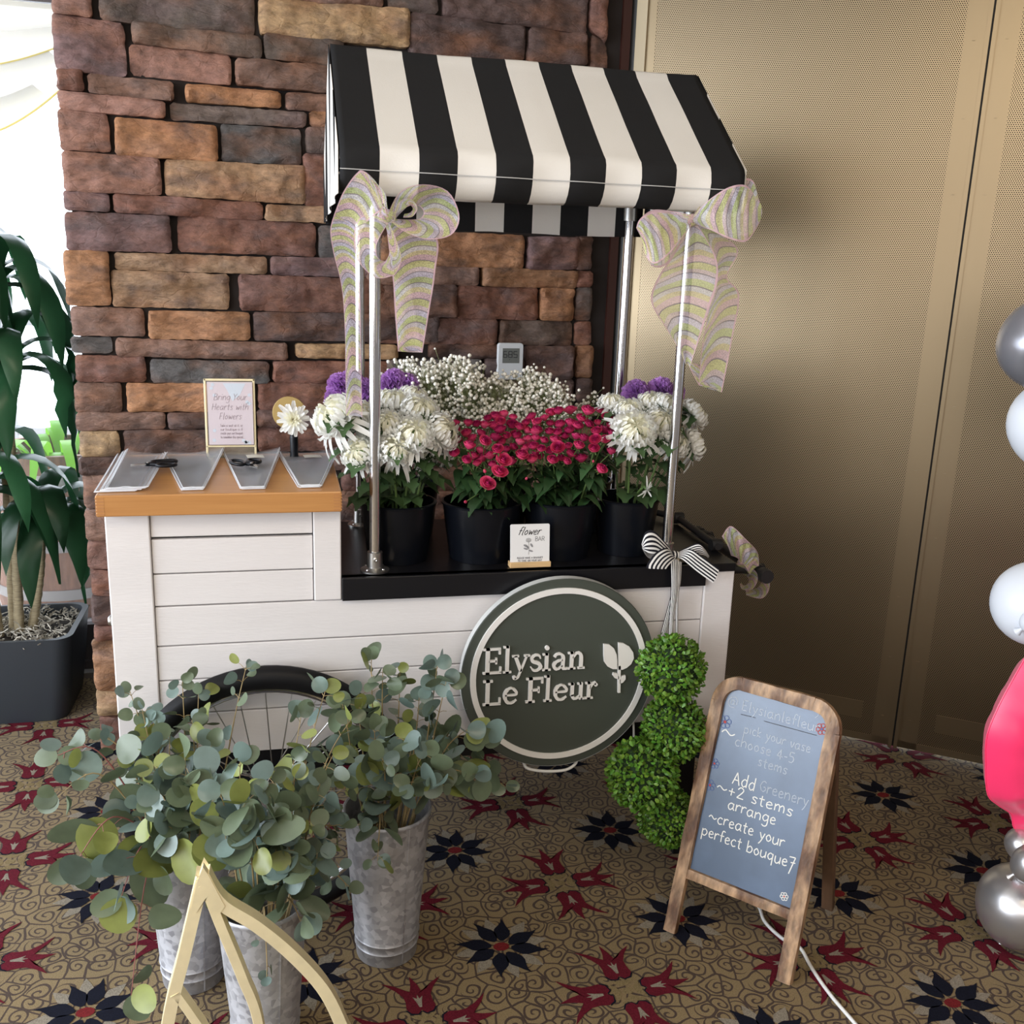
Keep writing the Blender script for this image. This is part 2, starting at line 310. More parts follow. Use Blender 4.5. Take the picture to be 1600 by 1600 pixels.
def mat_board():
    m, t, b = base_mat('chalkboard_sky_tint')
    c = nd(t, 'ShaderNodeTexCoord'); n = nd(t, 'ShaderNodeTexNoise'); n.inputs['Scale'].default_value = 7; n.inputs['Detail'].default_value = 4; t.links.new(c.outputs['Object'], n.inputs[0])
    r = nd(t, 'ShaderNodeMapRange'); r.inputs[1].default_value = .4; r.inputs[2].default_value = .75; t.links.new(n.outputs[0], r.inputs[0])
    t.links.new(mixc(t, r.outputs[0], (.042, .080, .150), (.080, .135, .235)), b.inputs['Base Color']); b.inputs['Roughness'].default_value = .34; b.inputs['Specular IOR Level'].default_value = .75  # blue base colour carries the window's sky reflection on a blackboard
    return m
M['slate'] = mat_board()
def mat_bark():
    m, t, b = base_mat('rustic_frame_wood')
    c = nd(t, 'ShaderNodeTexCoord'); mp = nd(t, 'ShaderNodeMapping'); mp.inputs['Scale'].default_value = (4, 4, 1); t.links.new(c.outputs['Object'], mp.inputs[0])
    n = nd(t, 'ShaderNodeTexNoise'); n.inputs['Scale'].default_value = 5; n.inputs['Detail'].default_value = 5; t.links.new(mp.outputs[0], n.inputs[0])
    n2 = nd(t, 'ShaderNodeTexNoise'); n2.inputs['Scale'].default_value = 22; n2.inputs['Detail'].default_value = 6; t.links.new(mp.outputs[0], n2.inputs[0])
    r = nd(t, 'ShaderNodeMapRange'); r.inputs[1].default_value = .42; r.inputs[2].default_value = .60; t.links.new(n.outputs[0], r.inputs[0])
    c1 = mixc(t, r.outputs[0], (.125, .058, .026), (.42, .265, .15))
    r2 = nd(t, 'ShaderNodeMapRange'); r2.inputs[1].default_value = .3; r2.inputs[2].default_value = .7; r2.inputs[3].default_value = .6; r2.inputs[4].default_value = 1.3; t.links.new(n2.outputs[0], r2.inputs[0])
    mm = nd(t, 'ShaderNodeMix', data_type='RGBA', blend_type='MULTIPLY'); mm.inputs[0].default_value = 1; t.links.new(c1, mm.inputs[6]); t.links.new(r2.outputs[0], mm.inputs[7])
    t.links.new(mm.outputs[2], b.inputs['Base Color']); b.inputs['Roughness'].default_value = .5
    bn = nd(t, 'ShaderNodeBump'); bn.inputs['Strength'].default_value = .6; bn.inputs['Distance'].default_value = .004; t.links.new(n2.outputs[0], bn.inputs['Height']); t.links.new(bn.outputs[0], b.inputs['Normal'])
    return m
M['bark'] = mat_bark()
M['chalk'] = mat('white_chalk', (.82, .82, .78), .9); M['chalkfaint'] = mat('rubbed_chalk', (.45, .50, .57), .9)
M['chalkblue'] = mat('blue_chalk', (.10, .15, .32), .9); M['chalkred'] = mat('red_chalk', (.42, .07, .06), .9)

# ------------------------------------------------------------------ geometry helpers
def cr(pts, n):                       # Catmull-Rom through points, n samples
    pts = [V(p) for p in pts]; out = []; k = len(pts)-1
    for i in range(n):
        x = i/(n-1)*k; j = min(int(x), k-1); f = x-j
        p0, p1, p2, p3 = pts[max(j-1, 0)], pts[j], pts[j+1], pts[min(j+2, k)]
        out.append(.5*((2*p1)+(p2-p0)*f+(2*p0-5*p1+4*p2-p3)*f*f+(3*p1-p0-3*p2+p3)*f**3))
    return out
class MB:
    def __init__(s): s.v, s.f, s.m, s.uv, s.c = [], [], [], [], []
    def add(s, vs, fs, mi=0, uvs=None, col=None):
        b = len(s.v); s.v += [tuple(p) for p in vs]
        for i, f in enumerate(fs):
            s.f.append([b+j for j in f]); s.m.append(mi); s.c.append(col)
            s.uv.append([uvs[j] for j in f] if uvs else None)
        return s
    def box(s, a, b, mi=0):
        (x0, y0, z0), (x1, y1, z1) = a, b
        vs = [(x0, y0, z0), (x1, y0, z0), (x1, y1, z0), (x0, y1, z0), (x0, y0, z1), (x1, y0, z1), (x1, y1, z1), (x0, y1, z1)]
        return s.add(vs, [(0, 3, 2, 1), (4, 5, 6, 7), (0, 1, 5, 4), (1, 2, 6, 5), (2, 3, 7, 6), (3, 0, 4, 7)], mi)
    def beam(s, p, q, wx, wy, side=None, mi=0):     # rectangular bar from p to q
        p, q = V(p), V(q); d = (q-p).normalized(); h = V(side) if side else V((0, 1, 0))
        a = (h - d*h.dot(d)).normalized(); b = d.cross(a)
        vs = [e + a*(i*wx/2) + b*(j*wy/2) for e in (p, q) for i, j in ((-1, -1), (1, -1), (1, 1), (-1, 1))]
        return s.add(vs, [(3, 2, 1, 0), (4, 5, 6, 7), (0, 1, 5, 4), (1, 2, 6, 5), (2, 3, 7, 6), (3, 0, 4, 7)], mi)
    def tube(s, pts, r, n=8, caps=True, mi=0, col=None, closed=False):
        pts = [V(p) for p in pts]; k = len(pts); vs = []; fs = []; up = None
        for i, p in enumerate(pts):
            d = (pts[(i+1) % k if closed else min(i+1, k-1)] - pts[(i-1) % k if closed else max(i-1, 0)])
            d = d.normalized() if d.length > 1e-9 else V((0, 0, 1))
            if up is None: up = V((0, 0, 1)) if abs(d.z) < .9 else V((1, 0, 0))
            a = (up - d*up.dot(d)); a = a.normalized() if a.length > 1e-6 else d.orthogonal().normalized(); b = d.cross(a); up = a
            rr = r[i] if isinstance(r, (list, tuple)) else r
            vs += [p + a*(math.cos(2*PI*j/n)*rr) + b*(math.sin(2*PI*j/n)*rr) for j in range(n)]
        m_ = k if closed else k-1
        for i in range(m_):
            for j in range(n): fs.append((i*n+j, i*n+(j+1) % n, ((i+1) % k)*n+(j+1) % n, ((i+1) % k)*n+j))
        if caps and not closed: fs += [tuple(range(n-1, -1, -1)), tuple(range((k-1)*n, k*n))]
        return s.add(vs, fs, mi, col=col)
    def lathe(s, prof, n=32, o=(0, 0, 0), ax=None, mi=0, col=None):   # prof: (radius, height); ax = (ex, ey, ez)
        ex, ey, ez = ax or (V((1, 0, 0)), V((0, 1, 0)), V((0, 0, 1))); o = V(o); vs = []; fs = []
        for r, z in prof: vs += [o + ex*(r*math.cos(2*PI*j/n)) + ey*(r*math.sin(2*PI*j/n)) + ez*z for j in range(n)]
        for i in range(len(prof)-1):
            for j in range(n): fs.append((i*n+j, i*n+(j+1) % n, (i+1)*n+(j+1) % n, (i+1)*n+j))
        return s.add(vs, fs, mi, col=col)
    def grid(s, rows, mi=0, col=None, uv=None):      # rows of points -> quads; uv(i,j)
        n = len(rows[0]); vs = [p for r in rows for p in r]
        fs = [(i*n+j, i*n+j+1, (i+1)*n+j+1, (i+1)*n+j) for i in range(len(rows)-1) for j in range(n-1)]
        uvs = [uv(i, j) for i in range(len(rows)) for j in range(n)] if uv else None
        return s.add(vs, fs, mi, uvs, col)
    def poly(s, pts2, fr, th, mi=0, h0=0):           # filled outline (fan round its centre) raised by th over frame fr
        o, ex, ey, ez = fr; n = len(pts2); cx = sum(p[0] for p in pts2)/n; cy = sum(p[1] for p in pts2)/n
        vs = [o+ex*x+ey*y+ez*(h0+th) for x, y in pts2] + [o+ex*x+ey*y+ez*h0 for x, y in pts2] + [o+ex*cx+ey*cy+ez*(h0+th)]
        fs = [(i, (i+1) % n, 2*n) for i in range(n)] + [(n+i, n+(i+1) % n, (i+1) % n, i) for i in range(n)]
        return s.add(vs, fs, mi)
    def stroke(s, pts2, wd, fr, th, mi=0, smooth=0, h0=0):
        o, ex, ey, ez = fr
        p = [V((a, b, 0)) for a, b in pts2]
        if smooth and len(p) > 2: p = cr(p, smooth)
        n = len(p); L, R = [], []
        for i in range(n):
            d = (p[min(i+1, n-1)]-p[max(i-1, 0)]); d = d.normalized() if d.length > 1e-9 else V((1, 0, 0))
            w_ = wd[min(int(i/max(n-1, 1)*(len(wd)-1)+.5), len(wd)-1)] if isinstance(wd, (list, tuple)) else wd
            q = V((-d.y, d.x, 0))*(w_/2); L.append(p[i]+q); R.append(p[i]-q)
        ring = L + R[::-1]; m_ = len(ring)
        T = lambda q, h: o+ex*q.x+ey*q.y+ez*h
        vs = [T(q, h0+th) for q in ring] + [T(q, h0) for q in ring]
        fs = [(m_-1-i, m_-2-i, i+1, i) for i in range(n-1)]
        fs += [(i, (i+1) % m_, m_+(i+1) % m_, m_+i) for i in range(m_)]
        return s.add(vs, fs, mi)
    def strip(s, A, B, n=24, k=5, bulge=0, mi=0, u0=0, u1=1, side=None):   # cloth band between two edge lines
        A, B = cr(A, n), cr(B, n); rows = []
        for i in range(n):
            t_ = B[i]-A[i]; d = A[min(i+1, n-1)]-A[max(i-1, 0)]; nn = t_.cross(d); nn = nn.normalized() if nn.length > 1e-9 else V((0, -1, 0))
            rows.append([A[i].lerp(B[i], j/k) + nn*(bulge*math.sin(PI*j/k)*(1+.5*math.sin(i*1.3))) for j in range(k+1)])
        return s.grid(rows, mi, uv=lambda i, j: (u0+(u1-u0)*i/(n-1), j/k))
    def mesh(s, name, mats, smooth=False, flip=False):
        me = bpy.data.meshes.new(name); me.from_pydata(s.v, [], s.f); 
        for m in (mats if isinstance(mats, (list, tuple)) else [mats]): me.materials.append(m)
        me.polygons.foreach_set('material_index', s.m)
        if smooth: me.polygons.foreach_set('use_smooth', [True]*len(s.f)); me.update(); me.set_sharp_from_angle(angle=1.0)
        if any(u is not None for u in s.uv):
            l = me.uv_layers.new(name='uv'); flat = []
            for f, u in zip(s.f, s.uv): flat += [c for q in (u or [(0, 0)]*len(f)) for c in q]
            l.data.foreach_set('uv', flat)
        if any(c is not None for c in s.c):
            a = me.color_attributes.new('tint', 'FLOAT_COLOR', 'CORNER'); flat = []
            for f, c in zip(s.f, s.c): flat += list((*(c or (1, 1, 1)), 1))*len(f)
            a.data.foreach_set('color', flat)
        me.update(); return me
    def build(s, name, mats, parent=None, smooth=False, bevel=0, local=False, seg=2):
        if parent is not None and not local:
            o = root_loc(parent); s.v = [(x-o.x, y-o.y, z-o.z) for x, y, z in s.v]
        me = s.mesh(name, mats, smooth); ob = bpy.data.objects.new(name, me); COL.objects.link(ob); ob.parent = parent
        if bevel:
            b = ob.modifiers.new('edge', 'BEVEL'); b.width = bevel; b.segments = seg; b.limit_method = 'ANGLE'; b.angle_limit = .7
        return ob
def root_loc(o):
    v = V((0, 0, 0))
    while o is not None: v = v + o.location; o = o.parent
    return v
def tag(o, label, cat, group=None):
    o['label'] = label; o['category'] = cat
    if group: o['group'] = group
    return o
def thing(name, label, cat, loc=(0, 0, 0), group=None):
    o = bpy.data.objects.new(name, None); o.empty_display_size = .05; COL.objects.link(o); o.location = loc
    return tag(o, label, cat, group)
def struct(mb, name, mats, **k):
    o = mb.build(name, mats, **k); o['kind'] = 'structure'; return o
def place(me, name, parent, loc=(0, 0, 0), rot=None, scale=1):
    o = bpy.data.objects.new(name, me); COL.objects.link(o); o.parent = parent; o.location = loc
    if rot is not None: o.rotation_euler = rot
    if scale != 1: o.scale = (scale,)*3
    return o
X3, Y3, Z3 = V((1, 0, 0)), V((0, 1, 0)), V((0, 0, 1))
FRONT = (X3, Z3, V((0, -1, 0)))        # frame of a surface that faces the viewer

# pen strokes for handwriting and print (x-height 1)
G = {
'a': ([[(.8,.85),(.45,1),(.1,.6),(.2,.1),(.5,0),(.8,.45)],[(.82,1),(.8,.25),(.98,.02)]],1.12),'b': ([[(.1,1.7),(.1,0)],[(.1,.6),(.5,1),(.85,.6),(.6,.05),(.1,.1)]],1.05),
'c': ([[(.75,.85),(.4,1),(.08,.5),(.35,0),(.78,.15)]],.95),'d': ([[(.8,.85),(.45,1),(.1,.5),(.4,0),(.8,.3)],[(.85,1.7),(.82,0)]],1.1),
'e': ([[(.1,.5),(.75,.6),(.5,1),(.12,.65),(.3,0),(.8,.15)]],.98),'f': ([[(.75,1.6),(.45,1.7),(.3,1.3),(.3,0)],[(.05,.9),(.65,.95)]],.8),
'g': ([[(.8,.85),(.4,1),(.1,.5),(.4,.05),(.8,.4)],[(.82,1),(.8,-.4),(.4,-.7),(.1,-.5)]],1.05),'h': ([[(.1,1.7),(.1,0)],[(.1,.6),(.5,1),(.8,.7),(.8,0)]],1.05),
'i': ([[(.2,1),(.2,0)],[(.2,1.35),(.22,1.45)]],.5),'k': ([[(.1,1.7),(.1,0)],[(.7,1),(.1,.45),(.75,0)]],.95),'l': ([[(.2,1.7),(.2,.15),(.38,0)]],.55),
'm': ([[(.1,1),(.1,0)],[(.1,.6),(.4,1),(.6,.7),(.6,0)],[(.6,.6),(.9,1),(1.1,.7),(1.1,0)]],1.35),'n': ([[(.1,1),(.1,0)],[(.1,.6),(.5,1),(.8,.7),(.8,0)]],1.05),
'o': ([[(.45,1),(.1,.55),(.4,0),(.8,.45),(.45,1)]],1.0),'p': ([[(.1,1),(.1,-.7)],[(.1,.7),(.5,1),(.85,.55),(.5,0),(.1,.2)]],1.05),
'q': ([[(.8,.85),(.4,1),(.1,.5),(.4,.05),(.8,.4)],[(.82,1),(.8,-.7)]],1.1),'r': ([[(.1,1),(.1,0)],[(.1,.6),(.4,.98),(.7,.9)]],.8),
's': ([[(.7,.85),(.4,1),(.15,.75),(.6,.35),(.5,.02),(.1,.12)]],.85),'t': ([[(.35,1.5),(.33,.15),(.6,.02)],[(.05,1),(.65,1.02)]],.8),
'u': ([[(.1,1),(.12,.2),(.45,0),(.8,.4)],[(.82,1),(.82,0)]],1.05),'v': ([[(.1,1),(.4,0),(.75,1)]],.9),'w': ([[(.1,1),(.3,0),(.55,.8),(.8,0),(1.05,1)]],1.2),
'y': ([[(.1,1),(.42,.2)],[(.8,1),(.4,-.2),(.1,-.7)]],.95),
'A': ([[(0,0),(.5,1.6)],[(.5,1.6),(1,0)],[(.2,.6),(.8,.6)]],1.2),'B': ([[(.1,0),(.1,1.6)],[(.1,1.6),(.7,1.5),(.7,1),(.1,.85)],[(.1,.85),(.85,.7),(.8,.1),(.1,0)]],1.1),
'E': ([[(.1,0),(.1,1.6)],[(.1,1.6),(.8,1.6)],[(.1,.8),(.65,.8)],[(.1,0),(.8,0)]],1.05),'F': ([[(.1,0),(.1,1.6)],[(.1,1.6),(.8,1.6)],[(.1,.8),(.65,.8)]],.95),
'G': ([[(.95,1.35),(.5,1.6),(.1,.8),(.5,0),(.95,.3),(.95,.7),(.6,.7)]],1.2),'H': ([[(.1,0),(.1,1.6)],[(.9,0),(.9,1.6)],[(.1,.8),(.9,.8)]],1.15),
'K': ([[(.1,0),(.1,1.6)],[(.85,1.6),(.1,.7)],[(.35,.95),(.9,0)]],1.05),'L': ([[(.1,1.6),(.1,0)],[(.1,0),(.75,0)]],.95),'M': ([[(.1,0),(.1,1.6)],[(.1,1.6),(.6,.5)],[(.6,.5),(1.1,1.6)],[(1.1,1.6),(1.1,0)]],1.35),
'N': ([[(.1,0),(.1,1.6)],[(.1,1.6),(.9,0)],[(.9,0),(.9,1.6)]],1.15),'O': ([[(.6,1.6),(.1,.8),(.6,0),(1.1,.8),(.6,1.6)]],1.3),'P': ([[(.1,0),(.1,1.6)],[(.1,1.6),(.8,1.5),(.8,.85),(.1,.7)]],1.0),
'Q': ([[(.6,1.6),(.1,.8),(.6,0),(1.1,.8),(.6,1.6)],[(.7,.4),(1.1,-.1)]],1.3),'R': ([[(.1,0),(.1,1.6)],[(.1,1.6),(.8,1.5),(.8,.9),(.1,.75)],[(.4,.8),(.9,0)]],1.1),
'S': ([[(.85,1.4),(.5,1.6),(.15,1.2),(.8,.5),(.5,0),(.1,.2)]],1.05),'T': ([[(0,1.6),(.9,1.6)],[(.45,1.6),(.45,0)]],1.0),'U': ([[(.1,1.6),(.15,.3),(.5,0),(.85,.3),(.9,1.6)]],1.15),
'W': ([[(0,1.6),(.3,0)],[(.3,0),(.65,1.3)],[(.65,1.3),(1,0)],[(1,0),(1.3,1.6)]],1.45),'Y': ([[(0,1.6),(.45,.8)],[(.9,1.6),(.45,.8)],[(.45,.8),(.45,0)]],1.0),
'2': ([[(.1,1.2),(.4,1.6),(.75,1.2),(.1,0)],[(.1,0),(.85,0)]],1.0),'4': ([[(.6,0),(.6,1.6)],[(.6,1.6),(.1,.5)],[(.1,.5),(.9,.5)]],1.05),'5': ([[(.8,1.6),(.2,1.6)],[(.2,1.6),(.15,.95),(.6,1),(.8,.5),(.5,0),(.1,.15)]],1.0),
'7': ([[(.0,1.5),(.85,1.6)],[(.85,1.6),(.3,-.9)],[(.3,.75),(.95,.85)]],1.0),'-': ([[(.1,.6),(.6,.65)]],.75),'~': ([[(0,.5),(.3,.85),(.8,.4),(1.15,.65)]],1.3),'+': ([[(.1,.6),(.8,.6)],[(.45,1.1),(.42,.0)]],1.0),
'@': ([[(.75,.9),(.45,1),(.4,.4),(.75,.5),(.78,1)],[(.78,.6),(1.0,.4),(1.1,1.1),(.6,1.5),(.05,.9),(.2,.05),(.9,0)]],1.35),
':': ([[(.2,.9),(.25,.95)],[(.2,.1),(.25,.15)]],.5),')': ([[(.1,1.4),(.5,.6),(.1,-.2)]],.7),',': ([[(.15,.1),(.05,-.3)]],.4),"'": ([[(.1,1.7),(.08,1.3)]],.3)}
def write(mb, txt, fr, x, y, h, pen, th=.0006, mi=0, slant=0, width=None, wob=0, smooth=10, sx=1):
    total = sum(G[c][1] if c != ' ' else .7 for c in txt)
    if width: sx = width/(total*h)
    cx = x
    for c in txt:
        if c == ' ': cx += .7*h*sx; continue
        st, ad = G[c]; dy = random.uniform(-wob, wob)*h
        for pl in st:
            q = [(cx+(a+slant*b)*h*sx, y+b*h+dy) for a, b in pl]
            mb.stroke(q, pen, fr, th, mi, smooth=smooth if len(q) > 2 else 0)
        cx += ad*h*sx
    return cx
# ------------------------------------------------------------------ the setting
WO = V((-.177, .982, 0)); WX = V((1.746, .178, 0)).normalized(); WN = V((WX.y, -WX.x, 0))     # stone wall frame, WN faces the room
SC = {'pk': (.25, .135, .105), 'dk': (.085, .064, .052), 'tan': (.29, .18, .105), 'mv': (.155, .093, .090), 'gb': (.115, .082, .066), 'rs': (.155, .072, .052), 'or': (.30, .155, .080), 'sl': (.088, .080, .076), 'br': (.17, .098, .072), 'dm': (.082, .052, .046), 'yt': (.33, .215, .115)}
STONES = [
(-0.034,2.331,2.267,0.076,2.338,2.265,'pk'),
(0.09,2.354,2.262,0.524,2.384,2.26,'dk'),
(0.53,2.361,2.27,0.992,2.379,2.272,'yt'),
(-0.037,2.265,2.118,0.159,2.255,2.117,'mv'),
(0.173,2.261,2.209,0.542,2.257,2.198,'gb'),
(0.163,2.203,2.125,0.451,2.197,2.118,'pk'),
(0.544,2.267,2.201,0.787,2.274,2.199,'dk'),
(0.458,2.19,2.121,0.775,2.196,2.12,'br'),
(-0.035,2.117,2.065,0.042,2.119,2.066,'rs'),
(0.047,2.112,2.064,0.285,2.109,2.06,'br'),
(0.313,2.107,2.062,0.595,2.108,2.065,'or'),
(0.604,2.11,2.063,0.841,2.116,2.066,'br'),
(-0.036,2.059,2.015,0.26,2.055,2.009,'pk'),
(0.269,2.053,2.009,0.67,2.054,2.015,'gb'),
(0.677,2.061,2.021,0.863,2.068,2.024,'or'),
(-0.039,2.011,1.904,0.102,2.011,1.906,'pk'),
(0.11,1.999,1.897,0.405,1.996,1.898,'or'),
(0.41,2.003,1.899,0.655,2.005,1.904,'sl'),
(0.665,2.013,1.942,0.863,2.022,1.945,'dk'),
(-0.035,1.896,1.789,0.239,1.893,1.792,'pk'),
(0.244,1.891,1.792,0.664,1.898,1.787,'tan'),
(0.654,1.935,1.785,0.863,1.944,1.788,'rs'),
(-0.039,1.787,1.737,0.091,1.788,1.737,'mv'),
(0.097,1.787,1.736,0.533,1.782,1.734,'rs'),
(0.533,1.778,1.734,0.863,1.782,1.733,'tan'),
(-0.041,1.73,1.623,0.259,1.728,1.626,'mv'),
(0.273,1.732,1.63,0.696,1.728,1.629,'rs'),
(0.7,1.722,1.626,0.921,1.725,1.628,'sl'),
(-0.052,1.619,1.462,0.078,1.62,1.463,'or'),
(0.089,1.617,1.571,0.541,1.62,1.57,'tan'),
(0.548,1.621,1.568,0.98,1.626,1.571,'mv'),
(0.077,1.565,1.461,0.424,1.563,1.459,'tan'),
(0.448,1.564,1.458,0.921,1.562,1.455,'rs'),
(-0.043,1.456,1.373,0.169,1.452,1.372,'br'),
(0.175,1.447,1.366,0.484,1.447,1.364,'or'),
(0.491,1.449,1.363,1.104,1.454,1.363,'dm'),
(-0.048,1.365,1.322,0.072,1.365,1.319,'sl'),
(0.078,1.363,1.312,0.599,1.352,1.302,'br'),
(0.62,1.35,1.309,0.961,1.349,1.305,'yt'),
(-0.04,1.311,1.234,0.166,1.306,1.231,'rs'),
(0.174,1.299,1.23,0.54,1.292,1.226,'sl'),
(0.545,1.294,1.229,1.032,1.293,1.226,'rs'),
(-0.05,1.228,1.139,0.091,1.226,1.137,'br'),
(0.1,1.225,1.139,0.49,1.223,1.134,'or'),
(0.498,1.225,1.139,0.984,1.224,1.135,'rs'),
(-0.051,1.135,1.081,0.216,1.132,1.083,'br'),
(0.217,1.131,1.083,0.488,1.129,1.079,'dm'),
(0.493,1.135,1.084,0.923,1.131,1.078,'dm'),
(-0.044,1.075,1.0,0.077,1.074,0.999,'yt'),
(0.083,1.076,0.999,0.486,1.073,0.992,'dm'),
(0.494,1.077,1.002,0.923,1.071,0.994,'rs'),
(-0.051,0.995,0.948,0.395,0.988,0.939,'dm'),
(0.401,0.987,0.939,0.923,0.977,0.927,'br'),
(0.896,1.72,1.61,1.4,1.721,1.615,'or'),
(1.407,1.717,1.612,1.597,1.722,1.617,'mv'),
(0.849,1.609,1.549,1.239,1.61,1.553,'br'),
(1.245,1.61,1.552,1.6,1.609,1.554,'or'),
(0.848,1.546,1.442,1.162,1.549,1.447,'dm'),
(1.159,1.547,1.444,1.458,1.547,1.442,'rs'),
(1.46,1.548,1.442,1.59,1.548,1.441,'or'),
(0.853,1.438,1.357,1.31,1.439,1.356,'rs'),
(1.315,1.436,1.357,1.595,1.435,1.353,'gb'),
(1.066,1.352,1.308,1.322,1.353,1.307,'dm'),
(0.917,1.301,1.23,1.258,1.302,1.23,'sl'),
(1.263,1.304,1.232,1.413,1.302,1.232,'dm'),
(1.415,1.349,1.237,1.598,1.35,1.238,'dm'),
(1.202,1.227,1.152,1.603,1.232,1.149,'dm'),
(0.818,1.227,1.157,1.197,1.225,1.151,'br'),
(0.818,1.152,1.073,1.246,1.147,1.065,'rs'),
(1.254,1.147,1.065,1.608,1.144,1.058,'dm'),
(0.769,1.069,1.0,1.122,1.062,0.991,'br'),
(1.127,1.062,0.99,1.612,1.055,0.98,'rs'),
(0.768,0.994,0.94,1.229,0.982,0.925,'dm'),
(1.234,0.981,0.925,1.616,0.974,0.915,'br'),
(0.768,0.935,0.859,1.046,0.926,0.848,'rs'),
(1.052,0.926,0.848,1.62,0.909,0.827,'br'),
(0.767,0.854,0.793,1.233,0.835,0.771,'br'),
(1.239,0.835,0.771,1.624,0.822,0.755,'dm'),
(0.766,0.787,0.716,1.628,0.749,0.671,'rs'),
(1.58,1.819,1.729,1.646,1.821,1.731,'gb'),
(1.586,1.725,1.617,1.652,1.726,1.619,'dm'),
(1.59,1.609,1.557,1.657,1.609,1.559,'rs'),
(1.595,1.552,1.442,1.662,1.553,1.443,'sl'),
(1.6,1.435,1.357,1.667,1.435,1.358,'rs'),
(1.606,1.352,1.24,1.673,1.351,1.24,'or'),
(1.611,1.236,1.152,1.679,1.234,1.151,'dm'),
(1.616,1.146,1.063,1.684,1.143,1.062,'br'),
(1.62,1.058,0.977,1.689,1.055,0.975,'rs'),
(1.624,0.972,0.912,1.694,0.968,0.91,'dm'),
(1.628,0.907,0.825,1.698,0.903,0.822,'br'),
(1.632,0.819,0.753,1.703,0.815,0.749,'rs'),
(0.602,2.42,2.363,0.912,2.445,2.383,'br'),
(0.922,2.441,2.38,1.085,2.453,2.38,'dk'),
(1.096,2.477,2.378,1.592,2.521,2.375,'dm'),
(0.989,2.371,2.254,1.377,2.369,2.271,'dm'),
(1.382,2.367,2.268,1.595,2.373,2.276,'dm'),
(1.596,2.516,2.395,1.662,2.523,2.351,'rs'),
(1.605,2.371,2.235,1.671,2.348,2.228,'dm'),
(0.761,2.227,2.155,1.144,2.246,2.166,'br'),
(1.154,2.242,2.166,1.6,2.269,2.186,'dm'),
(0.761,2.15,2.083,0.956,2.155,2.092,'rs'),
(0.962,2.15,2.076,1.344,2.164,2.087,'br'),
(1.351,2.162,2.082,1.677,2.18,2.1,'gb'),
(0.76,2.074,2.003,1.213,2.095,2.024,'dm'),
(1.223,2.078,2.013,1.681,2.1,2.035,'rs'),
(0.759,1.998,1.929,1.02,2.007,1.94,'or'),
(1.03,1.999,1.934,1.685,2.029,1.963,'br'),
(0.758,1.917,1.853,1.69,1.954,1.894,'dm'),
(0.758,1.847,1.783,1.286,1.868,1.803,'br'),
(1.293,1.865,1.804,1.694,1.881,1.817,'rs'),
(0.757,1.777,1.682,1.088,1.79,1.695,'rs'),
(-0.05,0.997,0.944,0.557,0.981,0.921,'dm'),
(-0.043,0.941,0.837,0.425,0.921,0.814,'br'),
(-0.045,0.831,0.731,0.687,0.795,0.687,'br'),
(-0.045,0.724,0.635,0.484,0.692,0.598,'pk'),
(-0.039,0.626,0.546,0.615,0.581,0.495,'rs'),
(-0.045,0.54,0.447,0.412,0.504,0.407,'dm'),
(-0.041,0.439,0.394,0.681,0.376,0.327,'rs'),
(-0.052,0.384,0.214,0.473,0.335,0.155,'or'),
(-0.051,0.206,0.127,0.607,0.131,0.047,'yt'),
(-0.045,0.118,-0.004,0.397,0.064,-0.065,'rs'),
(0.75,0.064,0.0,0.97,0.064,0.0,'or'),
(0.976,0.064,0.0,1.24,0.064,0.0,'rs'),
(1.246,0.064,0.0,1.406,0.064,0.0,'or'),
(1.412,0.064,0.0,1.694,0.064,0.0,'dm'),
(1.7,0.064,0.0,1.76,0.064,0.0,'rs'),
(0.75,0.134,0.07,1.024,0.134,0.07,'dm'),
(1.03,0.134,0.07,1.243,0.134,0.07,'br'),
(1.249,0.134,0.07,1.6,0.134,0.07,'dm'),
(1.606,0.134,0.07,1.76,0.134,0.07,'rs'),
(0.75,0.244,0.14,1.096,0.244,0.14,'dm'),
(1.102,0.244,0.14,1.294,0.244,0.14,'dm'),
(1.3,0.244,0.14,1.516,0.244,0.14,'dm'),
(1.522,0.244,0.14,1.688,0.244,0.14,'dm'),
(1.694,0.244,0.14,1.76,0.244,0.14,'br'),
(0.75,0.314,0.25,0.956,0.314,0.25,'dm'),
(0.962,0.314,0.25,1.128,0.314,0.25,'dm'),
(1.134,0.314,0.25,1.28,0.314,0.25,'dm'),
(1.286,0.314,0.25,1.573,0.314,0.25,'dm'),
(1.579,0.314,0.25,1.76,0.314,0.25,'br'),
(0.75,0.404,0.32,1.0,0.404,0.32,'dm'),
(1.006,0.404,0.32,1.258,0.404,0.32,'br'),
(1.264,0.404,0.32,1.466,0.404,0.32,'dm'),
(1.472,0.404,0.32,1.76,0.404,0.32,'rs'),
(0.75,0.474,0.41,0.906,0.474,0.41,'dm'),
(0.912,0.474,0.41,1.185,0.474,0.41,'or'),
(1.191,0.474,0.41,1.511,0.474,0.41,'br'),
(1.517,0.474,0.41,1.76,0.474,0.41,'br'),
(0.75,0.544,0.48,0.997,0.544,0.48,'br'),
(1.003,0.544,0.48,1.306,0.544,0.48,'or'),
(1.312,0.544,0.48,1.525,0.544,0.48,'dm'),
(1.531,0.544,0.48,1.76,0.544,0.48,'dm'),
(0.75,0.654,0.55,1.034,0.654,0.55,'dm'),
(1.04,0.654,0.55,1.209,0.654,0.55,'rs'),
(1.215,0.654,0.55,1.536,0.654,0.55,'dm'),
(1.542,0.654,0.55,1.76,0.654,0.55,'br'),
(0.75,0.724,0.66,0.977,0.724,0.66,'br'),
(0.983,0.724,0.66,1.199,0.724,0.66,'rs'),
